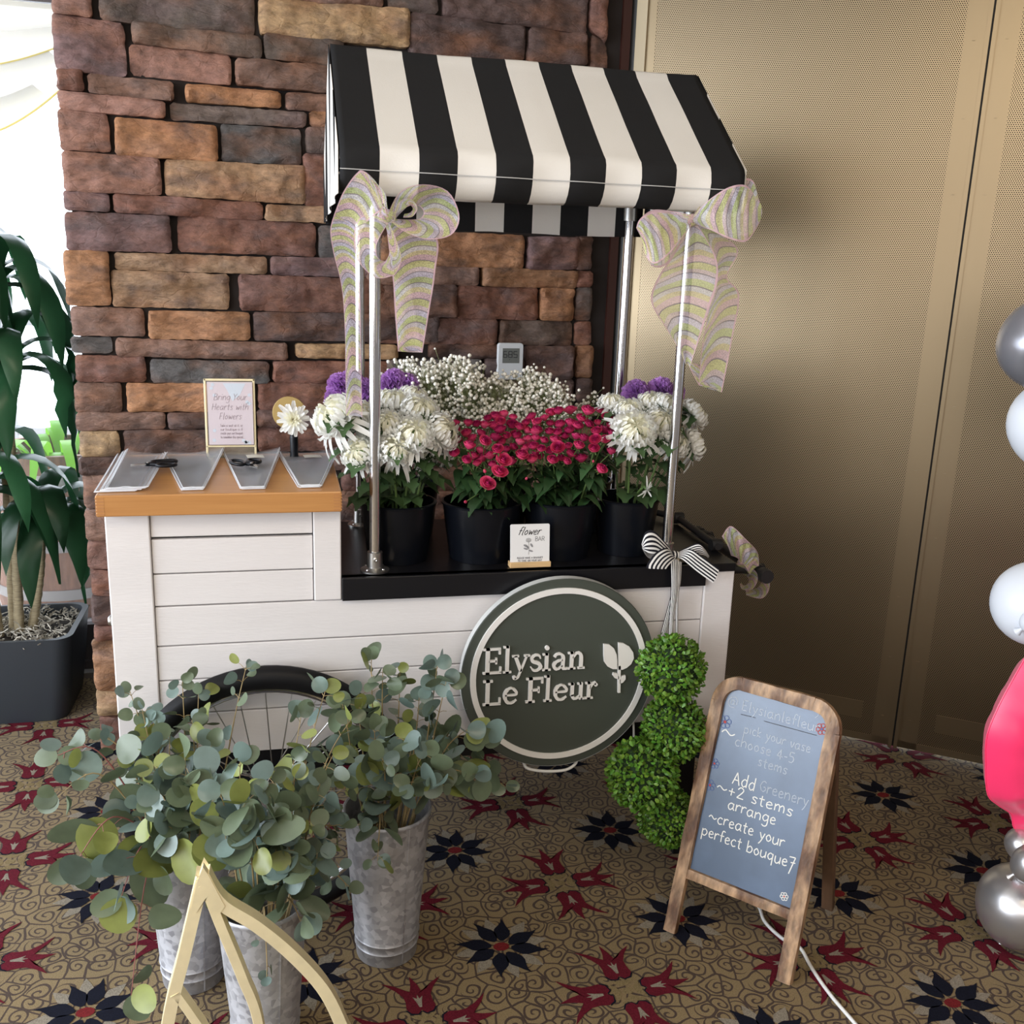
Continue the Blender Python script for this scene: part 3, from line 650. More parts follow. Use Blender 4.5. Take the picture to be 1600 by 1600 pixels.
(1.205,0.724,0.66,1.36,0.724,0.66,'rs'),
(1.366,0.724,0.66,1.734,0.724,0.66,'dm'),
(0.75,0.834,0.73,1.063,0.834,0.73,'dm'),
(1.069,0.834,0.73,1.217,0.834,0.73,'dm'),
(1.223,0.834,0.73,1.448,0.834,0.73,'br'),
(1.454,0.834,0.73,1.76,0.834,0.73,'or')]

# courses above the top of the picture, up to the ceiling
_rs = random.Random(9)
def _course(x, x1, z, h):
    while x < x1-.03:
        w_ = min(_rs.uniform(.16, .5), x1-x)
        if x1-x-w_ < .08: w_ = x1-x
        STONES.append((x, z+h-.006, z, x+w_-.006, z+h-.006, z, _rs.choice(('pk', 'mv', 'br', 'rs', 'or', 'gb', 'dm', 'tan')))); x += w_
_course(-.02, .60, 2.39, .065); _course(-.02, 1.04, 2.46, .07)
_z = 2.535
while _z < 3.19: _h = min(_rs.choice((.075, .10, .14)), 3.2-_z); _course(-.02, 1.72, _z, _h); _z += _h
def lattice_floor():
    f = MB(); f.box((-5, -7, -.05), (6, 1.62, 0), 0)
    a, b = V((.4715, .0215, 0)), V((-.0415, .4245, 0)); o = V((.887, -.261, 0)); ea, eb = a.normalized(), b.normalized()
    def petal(c, ang, pts, h, mi, sc=1):
        ex = ea*math.cos(ang)+eb*math.sin(ang); ey = eb*math.cos(ang)-ea*math.sin(ang)
        f.poly([(x*sc, y*sc) for x, y in pts], (c, ex, ey, Z3), .0004, mi, h)
    tul = [(.040, .010), (.044, .024), (.058, .033), (.080, .030), (.098, .032), (.122, .046), (.152, .072), (.138, .046), (.120, .026), (.112, .014), (.130, .008), (.162, .004),
           (.132, -.008), (.112, -.012), (.116, -.026), (.134, -.042), (.148, -.066), (.120, -.044), (.098, -.032), (.080, -.031), (.058, -.034), (.044, -.025), (.040, -.010), (.050, 0)]
    rim = [(.037, .008), (.040, .026), (.056, .036), (.050, .02), (.047, 0), (.050, -.02), (.056, -.037), (.040, -.027), (.037, -.008), (.046, 0)]
    core = [(.062, .003), (.082, .007), (.098, .012), (.090, .003), (.104, 0), (.090, -.003), (.098, -.012), (.082, -.007), (.062, -.003)]
    base = [(.020, .006), (.030, .024), (.042, .034), (.038, .014), (.040, 0), (.038, -.014), (.042, -.034), (.030, -.024), (.020, -.006)]
    nav = [(.023, .004), (.036, .015), (.052, .021), (.066, .020), (.082, .011), (.094, .006), (.110, .006), (.096, -.002), (.080, -.009), (.064, -.018), (.050, -.020), (.036, -.014), (.023, -.004)]
    cre = [(.056, .010), (.076, .016), (.094, .010), (.114, .001), (.096, -.009), (.078, -.016), (.056, -.010)]
    dia = [(.020*math.cos(t*PI/6), .015*math.sin(t*PI/6)) for t in range(12)]
    for i in range(-5, 6):
        for j in range(-4, 4):
            c = o + a*i + b*j
            if not (-1.6 < c.x < 3.3 and -1.3 < c.y < 1.5): continue
            for k in range(8):
                r = random.uniform(.95, 1.05); q = k*PI/4 + .39 + (.05 if k % 2 else -.05)
                petal(c, q+PI/8, cre, .0004, 2, r); petal(c, q, nav, .0009, 3, r)
            petal(c, 0, dia, .0014, 4)
            d = c + (a+b)*.5
            for k in range(4):
                r = random.uniform(.95, 1.04)
                petal(d, k*PI/2, base, .0003, 5, r*.9); petal(d, k*PI/2, rim, .0007, 3, r); petal(d, k*PI/2, tul, .0010, 1, r); petal(d, k*PI/2, core, .0015, 2, r*.95)
            petal(d, 0, [(x*.6, y*.7) for x, y in dia], .0004, 5)
    return f
struct(lattice_floor(), 'floor', [M['carpet'], M['c_red'], M['c_cream'], M['c_navy'], M['c_redc'], M['c_grey']])

def stone_wall():
    f = MB(); f.add([], [])
    def wp(s, z, d): return WO + WX*s + Z3*z + WN*d
    # core of the pier
    c = [wp(-.021, 0, .006), wp(1.79, 0, .006), wp(1.79, 0, -.6), wp(-.021, 0, -.6)]
    top = [p+Z3*3.2 for p in c]
    f.add(c+top, [(0, 1, 5, 4), (1, 2, 6, 5), (2, 3, 7, 6), (3, 0, 4, 7)], 1)
    rnd = random.Random(3)
    for (s0, zt0, zb0, s1, zt1, zb1, key) in STONES:
        if s1-s0 < .01: continue
        w_, h_ = s1-s0, (zt0-zb0+zt1-zb1)/2
        nx = max(6, int(w_/.011)); nz = max(6, int(h_/.010)); dep = rnd.uniform(.020, .042); sd = rnd.uniform(0, 100)
        kf = rnd.uniform(.85, 1.12); kw = rnd.uniform(-.05, .05); kf *= 1.35; col = (SC[key][0]*kf*(1+kw), SC[key][1]*kf, SC[key][2]*kf*(1-kw)); tilt = rnd.uniform(-.006, .006)
        s0 -= .0025; s1 += .0025; zt0 += .0035; zt1 += .0035; zb0 -= .0035; zb1 -= .0035
        rows = []
        for j in range(nz+1):
            r = []
            for i in range(nx+1):
                u, v_ = i/nx, j/nz
                zz = (zb0+(zb1-zb0)*u)*(1-v_) + (zt0+(zt1-zt0)*u)*v_; ss = s0+w_*u
                ed = min(i, nx-i, j, nz-j)
                wob = noise.noise(V((ss*22+sd, zz*22, sd)))*.0042 + noise.noise(V((ss*55+sd, zz*55, sd)))*.002
                if i == 0: ss += abs(wob)*1.5+.001
                if i == nx: ss -= abs(wob)*1.5+.001
                if j == 0: zz += abs(wob)
                if j == nz: zz -= abs(wob)
                if ed == 0 and (i in (0, nx)) and (j in (0, nz)): ss += .004*(1 if i == 0 else -1); zz += .003*(1 if j == 0 else -1)
                n1 = noise.noise(V((ss*9+sd, zz*16, sd))); n2 = noise.noise(V((ss*30+sd, zz*38, sd*2))); st = math.floor((n1+.5)*3)*.0045
                d = dep + tilt*(u-.5)*2 + n1*.008 + n2*.0055 + st + max(0, noise.noise(V((ss*14+sd, zz*20, sd*3))))*.008
                d *= {0: .80, 1: .98}.get(ed, 1)
                r.append(wp(ss, zz, max(d, .004)))
            rows.append(r)
        back = []
        f.grid(rows, 0, col=col)
        ring = rows[0] + [r[-1] for r in rows[1:]] + rows[-1][-2::-1] + [r[0] for r in rows[-2:0:-1]]
        sk = [p - WN*((p-WO).dot(WN)+.001) for p in ring]; n = len(ring)
        f.add(ring+sk, [(i, n+i, n+(i+1) % n, (i+1) % n) for i in range(n)], 0, col=col)
    o = struct(f, 'wall_back', [M['stone'], M['mortar']])
    return o
wall = stone_wall()
wall.data.polygons.foreach_set('use_smooth', [True]*len(wall.data.polygons))
try: wall.data.set_sharp_from_angle(angle=.9)
except Exception: pass

PO = V((1.576, 1.161, 0)); PX = V((.371, -.274, 0)).normalized(); PANG = math.atan2(PX.y, PX.x)
def pwall(mb, name, mats, **k):
    o = struct(mb, name, mats, local=True, **k); o.location = PO; o.rotation_euler = (0, 0, PANG); return o
b = MB(); b.box((.055, 0, .02), (1.098, .05, 3.2)); b.box((1.128, 0, .02), (3.6, .05, 3.2))
b.box((.055, -.0012, .02), (.085, 0, 3.2), 1)
for a0, a1 in ((1.04, 1.098), (1.128, 1.19)): b.box((a0, -.0012, .02), (a1, 0, 3.2), 1)
b.box((.055, -.0012, .02), (1.098, 0, .045), 1); b.box((1.128, -.0012, .02), (3.6, 0, .045), 1)
b.box((.13, -.0012, .10), (1.0, 0, .165), 1); b.box((1.24, -.0012, .10), (3.4, 0, .165), 1)
for k in range(14):
    for xx in (1.068, 1.158): b.box((xx-.004, -.004, .12+k*.22), (xx+.004, -.0005, .128+k*.22), 1)
pwall(b, 'wall_right', [M['perf'], M['tanmetal']])
b = MB(); b.box((1.098, -.008, .015), (1.110, .04, 3.2)); b.box((1.116, -.008, .015), (1.128, .04, 3.2)); b.box((1.110, .01, .015), (1.116, .04, 3.2), 1)
pwall(b, 'trim_1', [M['tanmetal'], M['blacktrim']])
b = MB(); b.box((.018, -.012, 0), (.055, .05, 3.2))
pwall(b, 'trim_2', M['creamtrim'])
b = MB(); b.box((-.03, -.01, 0), (.018, .05, 3.2))
pwall(b, 'trim_3', M['blacktrim'])
q0 = WO+WX*1.735+WN*.002; b = MB(); b.beam(q0+Z3*.0, q0+Z3*3.2, .035, .03, side=WN); struct(b, 'trim_4', M['darkred'])
b = MB(); b.box((-5, -7, 3.2), (6, 1.9, 3.26)); struct(b, 'ceiling', M['ceil'])

# window wall left of the pier
WY = 1.66
b = MB(); b.box((-4.5, WY-.05, 0), (-.1, WY+.05, .055)); b.box((-4.5, WY-.09, 0), (-.1, WY-.05, .022), 1)
head = P(40, 6, WY).z
b.box((-4.5, WY-.05, head), (-.1, WY+.05, 3.2))
for xx in (-.24, -1.75, -3.2): b.box((xx, WY-.04, .05), (xx+.06, WY+.04, head))
b.box((-4.5, WY-.03, .055), (-.1, WY+.03, .20))
struct(b, 'window_1', [M['frame'], M['sill']])
gl = MB(); gl.box((-3.2, WY-.004, .2), (-.24, WY+.004, head)); struct(gl, 'window_2', M['glass'])
b = MB(); b.box((-6, WY+.06, -.06), (3, 6, -.005)); g = struct(b, 'patio_ground', M['concrete'])

# swagged sheer curtain hanging in the window head
def swag():
    root = thing('sheer_curtain', 'sheer white curtain swag with gold trim at the top of the window', 'curtain', (-.62, WY-.12, head))
    rows = []
    for i in range(9):
        t_ = i/8; r = []
        for j in range(37):
            s = j/36; sag = math.sin(PI*s)
            z = head - .02 - t_*(.10 + .34*sag); y = WY-.10 - .03*math.sin(t_*26+s*2)*(.3+sag)
            r.append((-1.15+1.0*s, y, z))
        rows.append(r)
    m = MB(); m.grid(rows); m.build('cloth', M['sheer'], root, smooth=True)
    m = MB(); m.tube([V(p)+V((0, -.006, 0)) for p in rows[-1]], .0035, 6); m.tube([V(p)+V((0, -.006, 0)) for p in rows[4]], .0025, 6); m.build('gold_trim', M['goldedge'], root, smooth=True)
swag()

# barrel planter and white rail out on the patio
def barrel():
    c = V((-.60, 2.55, 0)); root = thing('barrel_planter', 'wooden half barrel planter with metal hoops outside the window behind the palm', 'planter', c)
    R = lambda z: .30+.045*math.sin(PI*min(z/.75, 1))
    m = MB(); m.lathe([(0, .0)]+[(R(z*.75/12), z*.75/12) for z in range(13)]+[(.27, .75), (.26, .66), (0, .66)], 40, c); m.build('staves', M['stave'], root, smooth=False)
    for z in (.10, .33, .62):
        m = MB(); m.lathe([(R(z)+.001, z), (R(z)+.006, z), (R(z+.05)+.006, z+.05), (R(z+.05)+.001, z+.05)], 40, c); m.build('hoop', M['hoop'], root, smooth=True)
    m = MB(); rn = random.Random(5)
    for k in range(26):
        a = rn.uniform(0, 2*PI); L = rn.uniform(.25, .5); p0 = c+V((math.cos(a)*.12, math.sin(a)*.12, .66)); out = V((math.cos(a), math.sin(a), 0))
        A, B = [], []
        sd = V((-out.y, out.x, 0))
        for i in range(7):
            t_ = i/6; p = p0+out*(L*.8*t_)+Z3*(L*(1.5*t_-1.7*t_*t_)); w_ = .026*math.sin(PI*(t_*.92+.06)); A.append(p+sd*w_); B.append(p-sd*w_)
        m.strip(A, B, 8, 2)
    m.build('foliage', M['brightleaf'], root, smooth=True)
barrel()
def rail():
    c = V((-.95, 3.6, 0)); root = thing('patio_railing', 'pale metal patio railing seen through the window beyond the barrel', 'railing', c)
    for x in (-1.5, -1.05, -.6, -.15):
        m = MB(); m.box((x-.025, 3.58, 0), (x+.025, 3.62, 1.25)); m.build('post', M['whitemetal'], root)
    for z in (.25, .62, 1.22):
        m = MB(); m.box((-1.9, 3.585, z), (.3, 3.615, z+.04)); m.build('rail', M['whitemetal'], root)
rail()

# ------------------------------------------------------------------ the flower cart
CART = thing('flower_cart', 'white shiplap flower cart with wooden counter, black shelf and striped canopy', 'flower cart', (.775, .245, 0))
ZT, ZB, KT, KB, WZ = 1.1007, 1.0519, .8804, .8229, .436
W_, D_ = 1.55, .53
def cart(mb, name, mats, parent=None, **k): return mb.build(name, mats, parent or CART, **k)
# boards: front face, gaps of 3 mm
def board(x0, x1, z0, z1, y0=.006, y1=.024, nm='plank', side=None):
    m = MB()
    if side is None: m.box((x0, y0, z0+.0015), (x1, y1, z1-.0015))
    else: m.box((side, x0, z0+.0015), (side+.018, x1, z1-.0015))
    return cart(m, nm, M['white'], bevel=.002)
for z0, z1 in ((.989, ZB), (.902, .986), (.8229, .902)): board(.096, .457, z0, z1)
levels = [.8229, .724, .637, .549, WZ]
for i in range(4):
    board(.096, 1.466, levels[i+1], levels[i] if i else .8225)
m = MB(); m.box((0, 0, WZ), (.095, .03, ZB)); cart(m, 'corner_post', M['white'], bevel=.003)
m = MB(); m.box((.459, 0, .8235), (.5236, .03, ZB)); cart(m, 'corner_post', M['white'], bevel=.003)
m = MB(); m.box((1.467, 0, WZ), (W_, .03, KT-.004)); cart(m, 'corner_post', M['white'], bevel=.003)
for k, (z0, z1) in enumerate(((.436, .549), (.549, .637), (.637, .724), (.724, .823), (.823, .902), (.902, .986), (.986, ZB))):
    board(.031, .43, z0, z1, side=.004, nm='side_plank')
    if k > 3: board(.031, .43, z0 if k > 4 else .881, z1, side=.5045, nm='side_plank')
for z0, z1 in ((.436, .549), (.549, .637), (.637, .724), (.724, .823)): board(.031, D_-.02, z0, z1, side=1.528, nm='side_plank')
m = MB(); m.box((.004, .43, WZ), (.5236, .45, ZB)); m.box((.5236, D_-.02, WZ), (W_-.004, D_, .858)); cart(m, 'back_panel', M['white'])
m = MB(); m.box((.02, .02, WZ-.004), (W_-.02, D_-.02, WZ+.01)); cart(m, 'floor_panel', M['black'])
# black base rail and legs under the body
m = MB(); m.box((.03, .03, .365), (1.50, .075, WZ-.004)); m.box((.03, .42, .365), (1.50, .465, WZ-.004)); cart(m, 'base_rail', M['black'], bevel=.003)
for y in (.035, .42):
    m = MB(); m.box((1.455, y, .0), (1.50, y+.042, .365)); cart(m, 'leg', M['black'], bevel=.003)
# butcher block counter
m = MB(); m.box((-.010, -.039, ZB), (.5236, .44, ZT)); wt = cart(m, 'worktop', M['butcher'], bevel=.003)
EG = mat('end_grain', (.44, .20, .07), .5)
for xa, xb in ((.505, .5240), (-.0104, .008)):
    m = MB()
    for k in range(6): m.box((xa, -.0396, ZB+.004+k*.0072), (xb, -.0385, ZB+.0075+k*.0072))
    m.build('finger_joint', EG, wt)
# black shelf
m = MB(); m.box((.5246, -.004, .858), (W_, D_, KT)); m.box((.5246, -.010, KB), (1.4649, .02, KT)); cart(m, 'shelf', M['black'], bevel=.002)
# knob on the left end
kn = P(162, 970, .13); m = MB(); m.lathe([(.004, 0), (.005, .018), (.012, .022), (.014, .028), (.010, .033), (0, .034)], 16, (.004, .134, .749), (Y3, Z3, V((-1, 0, 0)))); cart(m, 'knob', M['steel'], smooth=True)
# poles on flanges
PX1, PX2, PYF, PYB = .6076, 1.3713, .046, .487
for nm, x, y in (('fl', PX1, PYF), ('fr', PX2, PYF), ('bl', PX1, PYB), ('br', PX2, PYB)):
    m = MB(); m.tube([(x, y, KT+.006), (x, y, 1.852)], .0135, 20); p = cart(m, 'pole', M['chrome'], smooth=True)
    m = MB(); m.lathe([(0, 0), (.036, 0), (.036, .004), (.030, .007), (.0195, .010), (.0185, .048), (.015, .050), (0, .050)], 28, (x, y, KT))
    m.lathe([(0, 0), (.0055, 0), (.0055, .004), (.003, .005), (0, .003)], 10, (x, y-.0185, KT+.033), (X3, Z3, V((0, -1, 0))))
    for k in range(4):
        a = PI/4+k*PI/2; m.lathe([(.005, 0), (.004, .003), (0, .004)], 8, (x+.027*math.cos(a), y+.027*math.sin(a), KT+.006))
    m.build('flange', M['steel'], p, smooth=True)
    m = MB(); m.lathe([(.0136, -.045), (.019, -.045), (.019, .0), (.0136, .0)], 20, (x, y, 1.80)); m.build('collar', M['steel'], p, smooth=True)
# canopy
XL, XR, YR, ZR, YE, ZE = .519, 1.4162, .1867, 2.0943, -.1352, 1.8444
YB = 2*YR-YE
def canopy():
    prof = [(YE+.045, 1.752), (YE+.028, 1.757), (YE+.012, 1.772), (YE+.002, 1.79), (YE-.002, 1.815), (YE, ZE-.008), (YE+.006, ZE+.004)]
    for k in range(1, 15): t_ = k/15; prof.append((YE+(YR-YE)*t_, ZE+(ZR-ZE)*t_))
    prof += [(YR-.008, ZR-.002), (YR, ZR+.002), (YR+.008, ZR-.002)]
    for k in range(1, 10): t_ = k/10; prof.append((YR+(YB-YR)*t_, ZR+(ZE-ZR)*t_))
    prof += [(YB, ZE-.004), (YB, 1.79), (YB, 1.712)]
    n = 67; rows = []
    for k, (y, z) in enumerate(prof):
        r = []
        for i in range(n):
            x = XL+(XR-XL)*i/(n-1); w1 = noise.noise(V((x*4, y*9, z*9)))*.006 + noise.noise(V((x*11, y*3+z*14, 5)))*.0025
            end = min(i, n-1-i)/(n-1); e = max(0, 1-end*14)
            lowv = 1 if k < 5 else 0
            r.append((x, y+(w1*.5 if lowv else w1*.4)-(.004*math.sin(x*38) if lowv else 0), z+w1*.6-(.0 if k < 7 else .006*math.sin(PI*end*2)*.5)))
        rows.append(r)
    m = MB(); m.grid(rows, 0, uv=lambda i, j: (11*j/(n-1)*.99999, i/len(prof)))
    # gable ends: cloth triangles with a short curtain below
    for xg, sg in ((XL, -1), (XR, 1)):
        gr = []; ny = 65
        for j in range(ny):
            t_ = j/(ny-1); y = YE+.004+(YB-YE-.008)*t_; top = ZE+(ZR-ZE)*(1-abs(2*t_-1)); bot = 1.752-.038*t_
            gr.append([(xg+sg*(.004*math.sin(t_*19)*(1-i/8)**1.5+.004), y, bot+(top-bot)*i/8) for i in range(9)])
        m.grid(gr, 0, uv=lambda i, j: (1+i/64*7.6, j/8))
    c = cart(m, 'canopy', M['awning'], smooth=True)
    s = c.modifiers.new('cloth', 'SOLIDIFY'); s.thickness = .0015
    st = MB(); st.tube([V((XL+(XR-XL)*i/60, YE-.003-.004*math.sin((XL+(XR-XL)*i/60)*38)+.5*(noise.noise(V(((XL+(XR-XL)*i/60)*4, YE*9, 1.8*9)))*.006), 1.80)) for i in range(61)], .0011, 5)
    st.build('stitching', mat('pale_thread', (.55, .55, .55), .8), c, smooth=True)
    return c
canopy()
m = MB()
for y in (PYF, PYB): m.tube([(XL+.01, y, 1.845), (XR-.01, y, 1.845)], .010, 10)
for x in (PX1, PX2):
    m.tube([(x, YE+.02, 1.838), (x, YB-.02, 1.838)], .009, 10); m.tube([(x, YE+.03, 1.85), (x, YR, ZR-.02), (x, YB-.03, 1.85)], .008, 10)
m.tube([(XL+.01, YR, ZR-.02), (XR-.01, YR, ZR-.02)], .009, 10)
cart(m, 'canopy_frame', M['chrome'], smooth=True)
# wheels
def wheel(y):
    c = V((.34, y, .342)); root = MB()
    ax = (X3, Z3, V((0, -1, 0)))
    t = MB(); n = 72; rows = []
    for i in range(n+1):
        a = 2*PI*i/n; d = X3*math.cos(a)+Z3*math.sin(a); r = []
        for j in range(13):
            b = 2*PI*j/12; rr = .029+(.0012 if (i % 2 and 2 < (j % 12) < 5) else 0)
            r.append(c+d*(.313+rr*math.cos(b))+Y3*(.9*rr*math.sin(b)))
        rows.append(r)
    t.grid(rows); tyre = cart(t, 'wheel', M['rubber'], smooth=True)
    m = MB(); m.lathe([(.277, -.010), (.279, -.012), (.290, -.011), (.291, -.004), (.291, .004), (.290, .011), (.279, .012), (.277, .010), (.276, 0), (.277, -.010)], 72, c, ax); m.build('rim', M['chrome'], tyre, smooth=True)
    m = MB(); m.lathe([(0, -.035), (.012, -.035), (.012, -.03), (.026, -.028), (.026, -.024), (.016, -.022), (.016, .022), (.026, .024), (.026, .028), (.012, .03), (.012, .035), (0, .035)], 24, c, ax); m.build('hub', M['steel'], tyre, smooth=True)
    for k in range(28):
        a = 2*PI*k/28; a2 = a+(.55 if k % 4 < 2 else -.55); yy = .024 if k % 2 else -.024
        m = MB(); m.tube([c+X3*(.024*math.cos(a2))+Z3*(.024*math.sin(a2))+Y3*yy, c+X3*(.277*math.cos(a))+Z3*(.277*math.sin(a))], .0015, 5); m.build('spoke', M['steel'], tyre, smooth=True)
wheel(-.048); wheel(D_+.05)
m = MB(); m.tube([(.34, -.08, .342), (.34, D_+.085, .342)], .010, 12); m.box((.31, .03, .33), (.37, .075, .37)); m.box((.31, .42, .33), (.37, .465, .37)); cart(m, 'axle', M['iron'])
# push handle of black pipe at the right end
h = MB(); ya, yb, zh = .10, .44, .835
for y in (ya, yb):
    h.tube([(W_+.001, y, zh), (1.665, y, zh-.01)], .013, 12); h.lathe([(0, 0), (.034, 0), (.034, .006), (.02, .012), (.019, .03), (0, .03)], 20, (W_-.001, y, zh), (Y3, Z3, X3))
    h.lathe([(.018, -.02), (.018, .02)], 14, (1.665, y, zh-.01), (Y3, Z3, X3))
h.tube([(1.665, ya-.05, zh-.01), (1.665, yb+.05, zh-.01)], .0145, 14)
for y in (ya-.05, ya, yb, yb+.05): h.lathe([(0, -.016), (.019, -.016), (.021, 0), (.019, .016), (0, .016)], 14, (1.665, y, zh-.01), (X3, Z3, Y3))
cart(h, 'push_handle', M['iron'], smooth=True)
# pipe bracket on the far right corner of the shelf
h = MB(); h.tube([(1.42, .47, .90), (1.51, .47, .90), (1.55, .40, .90), (1.545, .10, .895)], .010, 10)
for p in ((1.475, .47, .90), (1.55, .40, .90), (1.546, .12, .895)): h.lathe([(0, -.015), (.017, -.015), (.018, 0), (.017, .015), (0, .015)], 12, p, (Y3, Z3, X3))
cart(h, 'pipe_rail', M['iron'], smooth=True)

# ------------------------------------------------------------------ round sign hung on the front
def round_sign():
    c = V((1.067, -.036, .615)); R = .2555
    root = thing('round_sign', 'round dark green sign with white ring, tulip and Elysian Le Fleur lettering', 'sign', (c.x, c.y, c.z-R))
    ax = FRONT
    m = MB(); m.lathe([(0, -.012), (R, -.012), (R, .010), (R-.002, .012), (0, .012)], 96, c, ax); d = m.build('board', M['green_sign'], root, smooth=False, bevel=0)
    m = MB(); m.lathe([(.218, .0122), (.218, .0165), (.2325, .0165), (.2325, .0122)], 96, c, ax); m.build('ring', M['offwhite'], root)
    m = MB(); m.lathe([(R+.0004, -.012), (R+.0004, .0115)], 96, c, ax); m.build('pale_edge', mat('pale_sign_edge', (.55, .56, .55), .5), root, smooth=True)
    fr = (c+V((0, -.0122, 0)), X3, Z3, V((0, -1, 0))); y_ = c.y-.0122
    L = MB()
    def local(u, v): p = P(u, v, y_-.004); return (p.x-c.x, p.z-c.z)
    rect = lambda s, ox, oy, x0, y0, x1, y1: L.poly([(ox+x0*s, oy+y0*s), (ox+x1*s, oy+y0*s), (ox+x1*s, oy+y1*s), (ox+x0*s, oy+y1*s)], fr, .0065)
    def st(s, ox, oy, pts, w0, sm=16): L.stroke([(ox+x*s, oy+y*s) for x, y in pts], [q*s for q in w0] if isinstance(w0, (list, tuple)) else w0*s, fr, .0065, smooth=sm)
    def dot(s, ox, oy, x, y, r): L.poly([(ox+(x+r*math.cos(k*PI/8))*s, oy+(y+r*math.sin(k*PI/8))*s) for k in range(16)], fr, .0065)
    def glyph(ch, s, ox, oy):
        r = lambda *a: rect(s, ox, oy, *a)
        if ch in 'EF':
            r(.10, 0, .25, 1); r(0, .92, .66, 1); r(.58, .76, .66, .94); r(.22, .46, .5, .54); r(.46, .38, .53, .62)
            if ch == 'E': r(0, 0, .70, .08); r(.62, .05, .70, .26); return .78
            r(0, 0, .36, .08); return .72
        if ch == 'L': r(.10, 0, .25, 1); r(0, .92, .36, 1); r(0, 0, .68, .08); r(.60, .05, .68, .28); return .76
        if ch == 'l': r(.09, 0, .22, 1.05); r(0, .98, .2, 1.05); r(0, 0, .32, .07); return .36
        if ch == 'i': r(.09, 0, .22, .68); r(0, .61, .2, .68); r(0, 0, .32, .07); dot(s, ox, oy, .155, .90, .085); return .36
        if ch == 'n': r(.09, 0, .22, .68); r(0, .61, .2, .68); r(0, 0, .31, .07); st(s, ox, oy, [(.2, .45), (.32, .62), (.47, .60), (.52, .42), (.52, .04)], [.06, .08, .12, .13, .13]); r(.39, 0, .67, .07); return .70
        if ch == 'u': r(.09, .16, .22, .68); r(0, .61, .2, .68); st(s, ox, oy, [(.155, .22), (.2, .08), (.33, .05), (.46, .16)], [.13, .11, .08, .06]); r(.43, 0, .56, .68); r(.35, .61, .5, .68); r(.5, 0, .64, .07); return .68
        if ch == 'r': r(.09, 0, .22, .68); r(0, .61, .2, .68); r(0, 0, .33, .07); st(s, ox, oy, [(.2, .42), (.28, .60), (.42, .63)], [.06, .09, .12]); dot(s, ox, oy, .42, .57, .075); return .52
        if ch == 'e': st(s, ox, oy, [(.10, .36), (.52, .37), (.50, .52), (.33, .64), (.14, .52), (.10, .30), (.18, .10), (.36, .04), (.55, .16)], [.06, .07, .11, .07, .12, .14, .12, .08, .05], 40); return .63
        if ch == 'a': st(s, ox, oy, [(.10, .52), (.18, .62), (.34, .63), (.44, .50), (.44, .10), (.54, .04), (.62, .06)], [.1, .08, .09, .13, .13, .09, .06], 30); st(s, ox, oy, [(.42, .40), (.22, .34), (.09, .22), (.14, .07), (.28, .05), (.42, .18)], [.06, .08, .12, .11, .07, .05], 24); return .64
        if ch == 's': st(s, ox, oy, [(.44, .50), (.38, .62), (.24, .64), (.11, .54), (.16, .40), (.36, .32), (.46, .18), (.36, .05), (.20, .04), (.08, .18)], [.05, .08, .08, .11, .13, .14, .12, .08, .08, .05], 40); return .54
        if ch == 'y': st(s, ox, oy, [(.10, .66), (.33, .04)], .13, 0); st(s, ox, oy, [(.55, .66), (.32, .04), (.22, -.20), (.10, -.24)], [.06, .07, .07, .09], 16); r(-.02, .61, .24, .68); r(.43, .61, .66, .68); dot(s, ox, oy, .09, -.2, .075); return .64
    def word(txt, u0, v0, u1, capv):
        x0, z0 = local(u0, v0); x1, _ = local(u1, v0); _, zc = local(u0, capv); s = zc-z0
        wd = 0
        tmp = L.v, L.f, L.m, L.uv, L.c; 
        adv = {'E': .78, 'F': .72, 'L': .76, 'l': .36, 'i': .36, 'n': .70, 'u': .68, 'r': .52, 'e': .63, 'a': .64, 's': .54, 'y': .64, ' ': .3}
        tot = sum(adv[c_] for c_ in txt)*s; x = x0
        k = (x1-x0)/tot
        for c_ in txt:
            if c_ != ' ': glyph(c_, s, x, z0)
            x += adv[c_]*s*k
    word('Elysian', 754, 1054, 913, 1014); word('Le Fleur', 754, 1103, 932, 1064)
    L.build('lettering', M['offwhite'], root)
    # tulip emblem
    T = MB()
    def pp(lst): return [local(u, v) for u, v in lst]
    T.poly(pp([(943, 1006), (952, 1007), (959, 1013), (963, 1022), (964, 1032), (964, 1045), (957, 1045), (949, 1041), (944, 1034), (943, 1024)]), fr, .0065)
    T.poly(pp([(966, 1004), (974, 1005), (983, 1010), (989, 1019), (990, 1028), (986, 1037), (979, 1043), (972, 1046), (969, 1046), (966, 1046)]), fr, .0065)
    T.stroke(pp([(967.5, 1040), (967, 1082)]), .0068, fr, .0065)
    T.poly(pp([(958, 1051), (964, 1052), (967, 1058), (966, 1061), (960, 1059), (957, 1055)]), fr, .0065)
    T.poly(pp([(977, 1055), (972, 1056), (968, 1062), (968, 1068), (973, 1066), (977, 1061)]), fr, .0065)
    T.build('tulip_emblem', M['offwhite'], root)
    w_ = MB(); w_.tube(cr([(.985, -.03, .372), (.995, -.035, .352), (1.04, -.04, .342), (1.095, -.04, .340), (1.125, -.035, .352), (1.132, -.03, .372)], 24), .004, 8); w_.build('wire_loop', M['cablewhite'], root, smooth=True)
    w_ = MB(); w_.tube(cr([(1.262, -.03, .50), (1.280, -.028, .47), (1.288, -.026, .40), (1.285, -.024, .34), (1.30, -.03, .24)], 24), .003, 8); w_.build('cable', M['cablewhite'], root, smooth=True)
round_sign()
